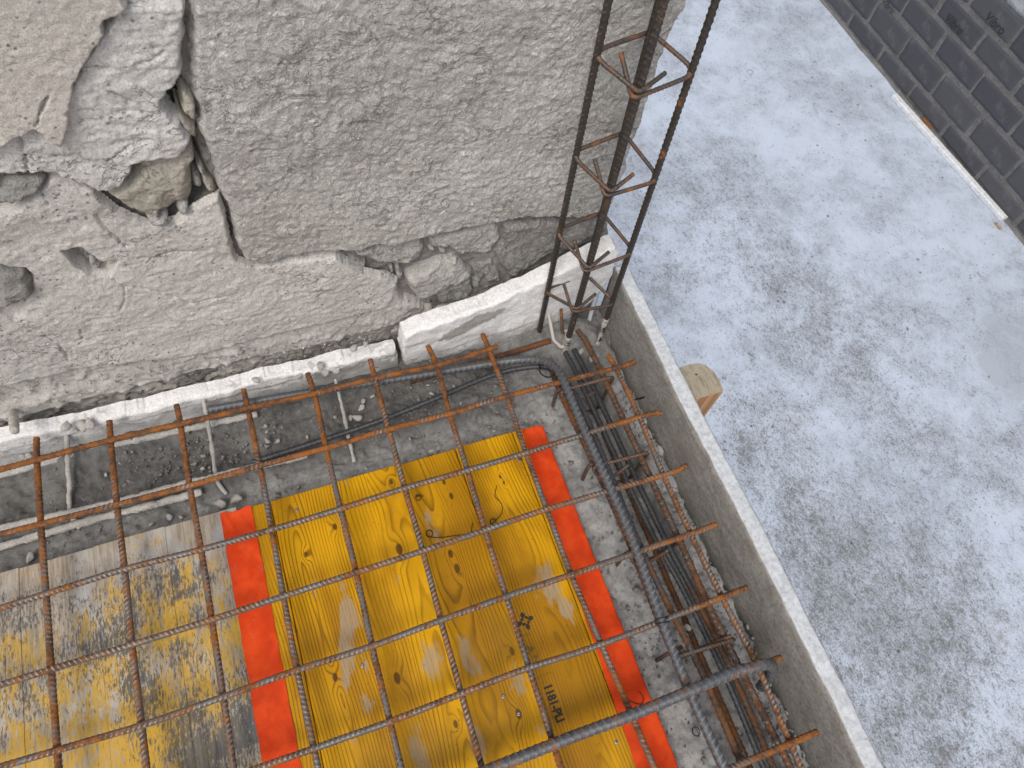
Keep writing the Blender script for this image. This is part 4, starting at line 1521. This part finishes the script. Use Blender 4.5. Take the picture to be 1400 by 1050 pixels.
def stirrup(zs, hook=True, seed=0, r=.0028):
    L_, B_, R_, F_ = [at_z(k, z) for k, z in zip('LBRF', zs)]
    cen_ = (L_ + B_ + R_ + F_) / 4

    def out_(p_, m=.0095):
        v = p_ - cen_
        v[2] = 0
        return p_ + v / np.linalg.norm(v) * m
    L2, B2, R2, F2 = out_(L_), out_(B_), out_(R_), out_(F_)
    inw = cen_ - F_
    inw = inw / np.linalg.norm(inw)
    h1 = F2 + np.array([-.018, .026, .018])
    h2 = F2 + np.array([.040, .016, .010])
    up_ = np.array([0, 0, .0035])
    # open square starting and ending in hooks round the front bar
    pts = [h1 + np.array([.004, .010, .014]), F2 - up_ + np.array([-.006, .003, 0]), F2 - up_, R2, B2, L2, F2 + up_, F2 + up_ + np.array([.010, .003, .002]), h2]
    return bar('stirrup', fillet(pts, .013, 8), r, M['steel_stirrup'], colc, .45, pitch=.0055, rib=.0004, ds=.0014, seg=8, seed=seed)


def z_on(k, px, py):
    best = None
    for z in np.linspace(-.15, .7, 1200):
        P_ = at_z(k, z)
        c = RC @ (P_ - CC)
        x, y = 700 + FPX * c[0] / c[2], 525 + FPX * c[1] / c[2]
        e_ = abs(y - py)
        if best is None or e_ < best[0]:
            best = (e_, z)
    return best[1]


for i, (l, b, r_, f) in enumerate([(72, 50, 100, 122), (210, 188, 246, 258), (316, 297, 345, 362)]):
    zz = (z_on('L', 0, l), z_on('B', 0, b), z_on('R', 0, r_), z_on('F', 0, f))
    stirrup(zz, seed=i)
zz = (z_on('L', 0, 398), z_on('B', 0, 380), z_on('R', 0, 415), z_on('F', 0, 418))
stirrup(zz, seed=5, r=.0027)
# lowest stirrup, cement coated
o = bar('stirrup', fillet([PZ(744, 400, .0), PZ(752, 440, -.04), PZ(757, 465, -.06), PZ(770, 478, -.06), PZ(776, 452, -.055), PZ(772, 452, -.05), PZ(798, 458, -.06)], .006, 6), .0032, M['steel_crust'], colc, .4, rib=.0004, pitch=.0055, ds=.0014, seg=8)
bar('stirrup_tail', [PZ(769, 456, -.06), PZ(767, 422, -.02)], .0030, M['steel_stirrup'], colc, .6, rib=.0004, pitch=.0055, ds=.0014, seg=8)
# cement splashes at the foot of the front and right bars
for k, z0_, z1_ in (('F', -.110, -.028), ('R', -.098, -.005)):
    V, F, A = tube_vf([at_z(k, z0_), at_z(k, (z0_ + z1_) / 2), at_z(k, z1_)], .0058 if k == 'F' else .0047, ds=.0016, rib=.0006, pitch=.0085, lump=.0012, seed=9)
    mk('cement_splash', V, F, M['crust'], colc, attrs={'rib': A})

# ------------------------------------------------------------------ small things on the wall side
def crusty(label, pts, r, name='crusted_tie', cat='tie rod', group='cement crusted tie rods', mat='crust', lump=.0013):
    V, F, A = tube_vf(catmull(pts, 10), r, ds=.0016, rib=0, lump=lump, seed=int(pts[0][0] * 1000) % 97, seg=10)
    o = mk(name, V, F, M[mat], None, attrs={'rib': A, 'rust': A * 0 + .5})
    return tag(o, label, cat, group)


crusty('cement crusted tie rod leaning from the strip between the first two mesh bars', [PZ(91, 592, -.040), PZ(93, 630, -.072), PZ(95, 665, -.086), PZ(96, 700, -.094), PZ(110, 722, -.096)], .0040)
crusty('thin cement crusted tie rod hanging behind the third mesh bar', [PZ(278, 546, -.030), PZ(285, 582, -.062), PZ(291, 620, -.080), PZ(296, 655, -.092), PZ(310, 676, -.095)], .0034)
crusty('pale grey tie rod standing in the trough right of the fourth long bar', [PZ(458, 518, -.045), PZ(465, 545, -.066), PZ(474, 585, -.080), PZ(484, 632, -.094)], .0030)
V, F, A = tube_vf([PY(17, 556, .115), PY(19, 574, .066), PY(20, 589, .040)], .0062, ds=.0016, rib=0, lump=.0012, seed=3, seg=12)
tag(mk('rod_stub', V, F, M['crust'], None), 'stub of a cement covered rod poking out over the polystyrene at the left', 'rod stub')
V, F, A = tube_vf([PZ(803, 446, -.09), PZ(812, 415, -.03), PZ(818, 395, .01)], .0042, ds=.003, rib=0, seed=3, seg=12)
tag(mk('conduit_stub', V, F, M['conduit'], None), 'thin pale plastic conduit standing in the corner between wedge and board', 'conduit')

# mortar lumps stuck on the left strip
LUMPS = [(90, 582, .011), (110, 582, .012), (122, 578, .012), (104, 588, .008), (438, 500, .008), (445, 508, .009), (460, 506, .009), (408, 514, .008), (485, 476, .008), (500, 470, .007), (350, 520, .007), (30, 625, .006), (40, 622, .007)]
for i, (px, py, sz) in enumerate(LUMPS):
    lx = sorted(l_[0] for l_ in LUMPS).index(px)
    lumps_lb = 'pale mortar lump on the low white strip, ' + ('leftmost of all' if lx == 0 else 'rightmost of all' if lx == len(LUMPS) - 1 else (ORD + ['eleventh', 'twelfth'])[lx] + ' from the left')
    q = PY(px, py, .056)
    V, F = rock_vf(q, sz * .85, 500 + i, (1.25, 1.0, .95), 2)
    tag(mk('mortar_lump', V, F, M['chip'], None), lumps_lb, 'mortar lump', 'mortar lumps on the polystyrene strip')

# concrete crumbs in the trough
CH = [(497, 548, .011), (494, 558, .010), (488, 572, .013), (480, 571, .008), (509, 542, .007), (366, 604, .011), (379, 603, .008), (363, 582, .008), (365, 590, .006), (300, 688, .017), (322, 684, .019), (42, 763, .014), (590, 538, .007), (585, 526, .006), (231, 707, .008), (247, 708, .008), (207, 717, .006), (277, 641, .006), (590, 618, .009), (580, 622, .009), (598, 615, .008), (684, 592, .007), (676, 590, .007), (735, 560, .007), (744, 544, .006), (737, 520, .006), (310, 565, .005), (620, 528, .006), (458, 570, .006), (144, 649, .005), (180, 618, .004), (630, 552, .006), (500, 640, .006), (560, 600, .005), (940, 858, .010), (1000, 836, .006), (1022, 856, .007), (1030, 872, .006), (1060, 960, .008), (1075, 975, .007), (1052, 935, .007), (793, 482, .014), (808, 492, .013), (345, 640, .008), (420, 598, .006), (720, 575, .005), (750, 500, .006)]


def rank_labels(cells, what):
    out = {}
    for cell, ids in cells.items():
        ids = sorted(ids, key=lambda t_: t_[1])
        n_ = len(ids)
        for j, (i_, _) in enumerate(ids):
            w_ = '' if n_ == 1 else ('left one of two, ', 'right one of two, ')[j] if n_ == 2 else ('leftmost, ' if j == 0 else 'rightmost, ' if j == n_ - 1 else ORD[j] + ' from left, ')
            out[i_] = what + ', ' + w_ + cell
    return out


cells = {}
for i, (px, py, sz) in enumerate(CH):
    q = PZ(px, py, -.05)
    if q[0] > .9:
        cell = 'beside the grey board near the %s cross bar' % ORD[min(9, max(0, int(round(-q[1] / .1))))]
    else:
        c_ = int(math.floor(q[0] / .1))
        side_ = 'above' if q[1] > -.01 else 'below'
        cell = ('left of the first long bar' if c_ < 0 else 'right of the eighth long bar' if c_ >= 7 else 'between %s and %s long bars' % (ORD[c_], ORD[c_ + 1])) + (', wall side' if q[1] > -.06 else ', deck side')
    cells.setdefault(cell, []).append((i, px))
crumb_label = rank_labels(cells, 'pale concrete crumb')
for i, (px, py, sz) in enumerate(CH):
    q = PZ(px, py, -.092)
    V, F = rock_vf((q[0], q[1], -.094 + sz * .3), sz * .70, 700 + i, (1.15, .9, .7), 2)
    lb, gp = crumb_label[i], 'loose concrete crumbs in the trough'
    if (px, py) == (322, 684):
        lb, gp = 'largest pale concrete chunk by the torn top of the left tape', None
    elif (px, py) == (300, 688):
        lb, gp = 'pale concrete chunk just left of the largest one above the left tape', None
    elif (px, py) == (42, 763):
        lb, gp = 'flat pale concrete chunk at the front edge of the worn panel', None
    elif (px, py) == (488, 572):
        lb, gp = 'biggest concrete chunk in the little heap beside the pale grey tie rod', None
    tag(mk('concrete_crumb', V, F, M['chip'], None), lb, 'concrete crumb', gp)

# fine grit
GV, GF = [], []
cube = np.array([(x, y, z) for x in (-1, 1) for y in (-1, 1) for z in (-1, 1)], float)
cf = np.array([(0, 1, 3, 2), (4, 6, 7, 5), (0, 4, 5, 1), (2, 3, 7, 6), (0, 2, 6, 4), (1, 5, 7, 3)])
ng = 0
for i in range(3000):
    if i < 1900:
        x, y = rng.uniform(-.2, .80), rng.uniform(-.135, .055)
        z = -.101 + .016 * float(y < -.10) + .006 * (y > .03)
        if vnoise(np.array([[x * 12, y * 12, 3.]]), 2)[0] < -.05:
            continue
    elif i < 2500:
        x, y = rng.uniform(.905, .945), rng.uniform(-.85, -.1)
        z = -.084
    elif i < 2800:
        x, y = rng.uniform(.755, .83), rng.uniform(-.8, -.1)
        z = -.083
    else:
        x, y = rng.uniform(.84, .9), rng.uniform(-.8, -.1)
        z = -.149
    s_ = rng.uniform(.0006, .0018) * (1 + (rng.random() < .07))
    c = cube * s_ * rng.uniform(.6, 1.2, 3) + rng.normal(0, s_ * .25, (8, 3))
    a = rng.uniform(0, 6.28)
    c = c @ np.array([[math.cos(a), -math.sin(a), 0], [math.sin(a), math.cos(a), 0], [0, 0, 1]])
    GV.append(c + (x, y, z + s_ * .6))
    GF.append(cf + ng * 8)
    ng += 1
o = mk('grit', np.vstack(GV), np.vstack(GF), M['grey_stone'], None, origin=(.4, -.1, -.1), smooth=False)
tag(o, 'scattered fine concrete grit in the troughs', kind='stuff')


# ------------------------------------------------------------------ tie wires
def wire(label, pts, r=.0006):
    V, F, A = tube_vf(catmull(pts, 8), r, ds=.0012, rib=0, seg=6, seed=1)
    return tag(mk('tie_wire', V, F, M['wire'], None), label, 'tie wire', 'scraps of black tie wire')


def loop(px, py, z, rad=.0045, turns=1.6, ph=0):
    c = PZ(px, py, z)
    return [c + np.array([rad * math.cos(ph + t * turns * 6.283 / 14), rad * 1.1 * math.sin(ph + t * turns * 6.283 / 14), .0005 + t * .0002]) for t in range(15)]


zw = ZD + .0014
wire('short black wire loop on the yellow panel under the third cross bar', loop(572, 681, zw, .0042, 1.4) + [PZ(579, 678, zw + .003)])
wire('black wire loop with a long tail on the yellow panel left of centre', loop(587, 730, zw, .0050, 1.7) + [PZ(602, 735, zw), PZ(625, 732, zw + .001), PZ(642, 730, zw + .002), PZ(646, 715, zw + .008)])
wire('black wire loop with a bowed tail beside the sixth long bar on the yellow panel', loop(674, 714, zw, .0046, 1.6) + [PZ(685, 703, zw), PZ(686, 690, zw + .001), PZ(677, 678, zw + .002), PZ(679, 664, zw + .004)])
wire('black hooked wire scrap lying on the right orange tape', [PZ(850, 940, zw + .003), PZ(851, 950, zw + .002), PZ(862, 959, zw + .002), PZ(876, 963, zw + .002), PZ(880, 955, zw + .003), PZ(873, 945, zw + .004)])
wire('small black wire loop on the concrete strip beside the right tape', loop(951, 1000, -.080, .0055, 1.8) + [PZ(948, 990, -.076)])
wire('black wire twist on the concrete by the board between two cross bar tips', [PZ(886, 540, -.075), PZ(877, 545, -.07), PZ(868, 546, -.06), PZ(880, 543, -.068), PZ(891, 538, -.07)], .001)
wire('dark tangled wire bundle at the bend of the corner bars', loop(748, 506, -.03, .014, 2.4) + [PZ(766, 512, -.02)], .0011)

# tie round the thick bar where it meets the seventh cross bar
c = PZ(905, 850, .0175)
pts = [c + np.array([.0096 * math.cos(t), .001 * t - .004, .0096 * math.sin(t)]) for t in np.linspace(0, 9, 24)]
V, F, A = tube_vf(catmull(pts, 3), .0007, ds=.0015, rib=0, seg=6)
tag(mk('tie_wire', V, F, M['wire'], None), 'black wire wound round the thick bent bar above the sixth cross bar', 'tie wire', 'scraps of black tie wire')

# ------------------------------------------------------------------ timber prop outside the board
prop = thing('timber_prop', 'square sawn timber prop standing outside the grey formwork board', 'timber prop', (1.03, -.15, ZF))
tp = [PZ(x, y, .0) for x, y in ((929, 502), (942, 498), (956, 496), (966, 500), (975, 507), (983, 518), (988, 530))]
tp = [np.array([q[0], q[1]]) for q in tp]
tp += [np.array([tp[-1][0] - .002, -.192]), np.array([.994, -.192])]
tp[0][0] = max(tp[0][0], .994)
tp.append(np.array([.994, tp[0][1] - .01]))
tp = tp[::-1]
V, F = [], []
zs_ = [ZF, -1.2, -.4, -.1, -.002, .0]
m = len(tp)
cen2 = sum(tp) / m
for zi in zs_:
    for q in tp:
        k = .985 if zi == .0 else 1
        qq = cen2 + (q - cen2) * k
        V.append((qq[0], qq[1], zi))
for i in range(len(zs_) - 1):
    for j in range(m):
        F.append((i * m + j, (i + 1) * m + j, (i + 1) * m + (j + 1) % m, i * m + (j + 1) % m))
F.append(tuple((len(zs_) - 1) * m + j for j in range(m))[::-1])
o = mk('timber', V, F, M['post'], prop, origin=(1.03, -.15, 0), smooth=False)
nq = PZ(952, 512, .0)
V, F = rock_vf((nq[0], nq[1], .0006), .0032, 5, (1, 1.3, .3))
mk('nail_hole', V, F, M['ink'], prop)

# ------------------------------------------------------------------ block wall on the far side of the floor
XW = float(np.mean([PZ(x, y, ZF)[0] for x, y in ((1108, 0), (1213, 106), (1286, 189), (1380, 300))]))
bw = thing('block_wall', 'dark grey concrete block wall with pale mortar joints at the edge of the floor', 'block wall', (XW, 2, ZF))
V, F = box_vf(XW + .004, XW + .25, -4, 7, ZF, .35)
mk('mortar_bed', V, F, M['wall_mortar'], bw, smooth=False)
BL = .403


def block_mesh(w, h, seed):
    ny, nz = 21, 11
    gy, gz = np.meshgrid(np.linspace(0, w, ny), np.linspace(0, h, nz))
    p = np.c_[gy.ravel(), gz.ravel()]
    e = np.minimum.reduce([p[:, 0], w - p[:, 0], p[:, 1], h - p[:, 1]])
    x = .006 * (1 - np.clip(e / .006, 0, 1)) ** 1 + .0012 * fbm(p, 30, 3, seed) + .004 * (e <= 1e-6)
    jit = .0025 * fbm(p, 25, 2, seed + 5)
    V = np.c_[x, p[:, 0] + jit * (e <= 1e-6), p[:, 1] + jit * (e <= 1e-6)]
    me = mk('block', V, grid_faces(ny, nz)[:, ::-1], M['cblock'], bw, origin=(0, 0, 0))
    return me


zc = [0]
for px, py in ((1246, 105), (1270, 70), (1318, 65), (1342, 33)):
    zc.append(float(PX(px, py, XW)[2]) - ZF)
while zc[-1] < 2.3:
    zc.append(zc[-1] + .172)
offs = [float(PX(1298, 171, XW)[1]), float(PX(1285, 112, XW)[1]), float(PX(1285, 60, XW)[1]), float(PX(1360, 28, XW)[1])]
for r_ in range(len(zc) - 1):
    h = zc[r_ + 1] - zc[r_]
    z0_ = zc[r_] + (.028 if r_ == 0 else .009)
    h_ = zc[r_ + 1] - .009 - z0_
    src = [block_mesh(BL - .007, h_, 10 * r_ + s_) for s_ in range(3)]
    o0 = offs[r_] if r_ < 4 else offs[2 + (r_ % 2)] + .01 * math.sin(r_ * 3)
    ks = range(-9, 10)
    for n_, k in enumerate(ks):
        yv = o0 + k * BL + random.uniform(-.008, .008)
        if not -2.6 < yv < 5.6:
            continue
        if src:
            b_ = src.pop()
        else:
            b_ = tmpl.copy()
            COL.objects.link(b_)
            b_.parent = bw
        tmpl = b_
        b_.location = (random.uniform(-.0025, .0015), yv + random.uniform(.004, .009) - 2, z0_ + random.uniform(-.003, .003))
    for s_ in src:
        bpy.data.objects.remove(s_)
# scrap of grey render higher up
q = [PX(x, y, XW) for x, y in ((1370, -12), (1384, 5), (1392, 14), (1404, 30), (1440, 60))]
zt = 1.9
pts = [(a[1], a[2]) for a in q] + [(q[-1][1] - .5, q[-1][2] + .1), (q[-1][1] - .5, q[0][2] + .5), (q[0][1] + .2, q[0][2] + .5)]
pl = np.array(pts)
res = .008
nx, nz = int((pl[:, 0].max() - pl[:, 0].min()) / res) + 3, int((pl[:, 1].max() - pl[:, 1].min()) / res) + 3
gy, gz = np.meshgrid(pl[:, 0].min() - res + np.arange(nx) * res, pl[:, 1].min() - res + np.arange(nz) * res)
pp = np.c_[gy.ravel(), gz.ravel()]
d = sdist(pp, pl) + .012 * fbm(pp, 12, 4, 3)
V = np.c_[XW - .012 * np.clip(d / .015, 0, 1) + .004 - .003 * fbm(pp, 15, 3, 2), pp[:, 0], pp[:, 1]]
F = grid_faces(nx, nz, d > 0)[:, ::-1]
V, F, _ = compact(V, F)
mk('render_patch', V, F, M['wall_render'], bw)
# mortar fillet where the wall meets the floor
ys = np.linspace(-3, 6, 500)
prof = [(-.016, .0), (-.008, .006), (-.002, .012), (.012, .020)]
V = np.array([[(XW + px * (1 + .5 * math.sin(yv * 9) * .5) + .006 * vnoise(np.array([[yv * 14, px * 40, 1.]]), 3)[0], yv, ZF - .004 * (k == 0) + pz * (1 + .35 * vnoise(np.array([[yv * 10, 4., 2.]]), 4)[0])) for k, (px, pz) in enumerate(prof)] for yv in ys]).reshape(-1, 3)
mk('mortar_fillet', V, grid_faces(4, len(ys))[:, ::-1], M['wall_mortar'], bw)
# illegible black maker's marks on two blocks
for (px, py, s_) in [(1306, 33, .075), (1362, 32, .075), (1215, 8, .06)]:
    q = PX(px, py, XW)
    text_mesh('Vibro', s_, M['ink_block'], 'block_mark', bw, (XW - .0045, q[1], q[2]), 0, .2, basis=((0, -1, 0), (0, 0, 1)))

# white plastic trim lying on the floor and the bits under it
a, b = PZ(1217, 134, ZF), PZ(1367, 303, ZF)
dv = (b - a) / np.linalg.norm(b - a)
nv = np.array([-dv[1], dv[0], 0])
if nv[0] < 0:
    nv = -nv
prof = [(0, 0.002), (.034, .002), (.034, .030), (.031, .030), (.031, .0055), (.0, .0055)]
prof = [(0, .003), (.003, .026), (.009, .032), (.040, .032), (.046, .026), (.048, .003)]
V, F = [], []
for e_ in (a, b):
    for (u, w) in prof:
        V.append(tuple(e_ + nv * u + np.array([0, 0, w])))
m = len(prof)
for j in range(m):
    F.append((j, (j + 1) % m, m + (j + 1) % m, m + j))
F += [tuple(range(m))[::-1], tuple(range(m, 2 * m))]
tag(mk('plastic_trim', V, F, M['pvc'], None, smooth=False), 'long white plastic trim strip lying on the floor along the block wall', 'trim strip')
q = PZ(1263, 172, ZF)
V, F = box_vf(q[0] - .005, q[0] + .05, q[1] - .05, q[1] + .05, ZF, ZF + .035, .006)
V = np.array(V) + .008 * fbm(np.array(V), 20, 2, 3)[:, None]
tag(mk('brick_scrap', V, F, M['terracotta'], None, smooth=False), 'orange brick scrap between the white trim and the block wall', 'brick scrap')
q = PZ(1364, 310, ZF)
V, F = box_vf(q[0] - .008, q[0] + .008, q[1] - .03, q[1] + .03, ZF, ZF + .012, .002)
tag(mk('wood_sliver', V, F, M['post'], None, smooth=False), 'brown wooden sliver at the near end of the white trim', 'wood scrap')
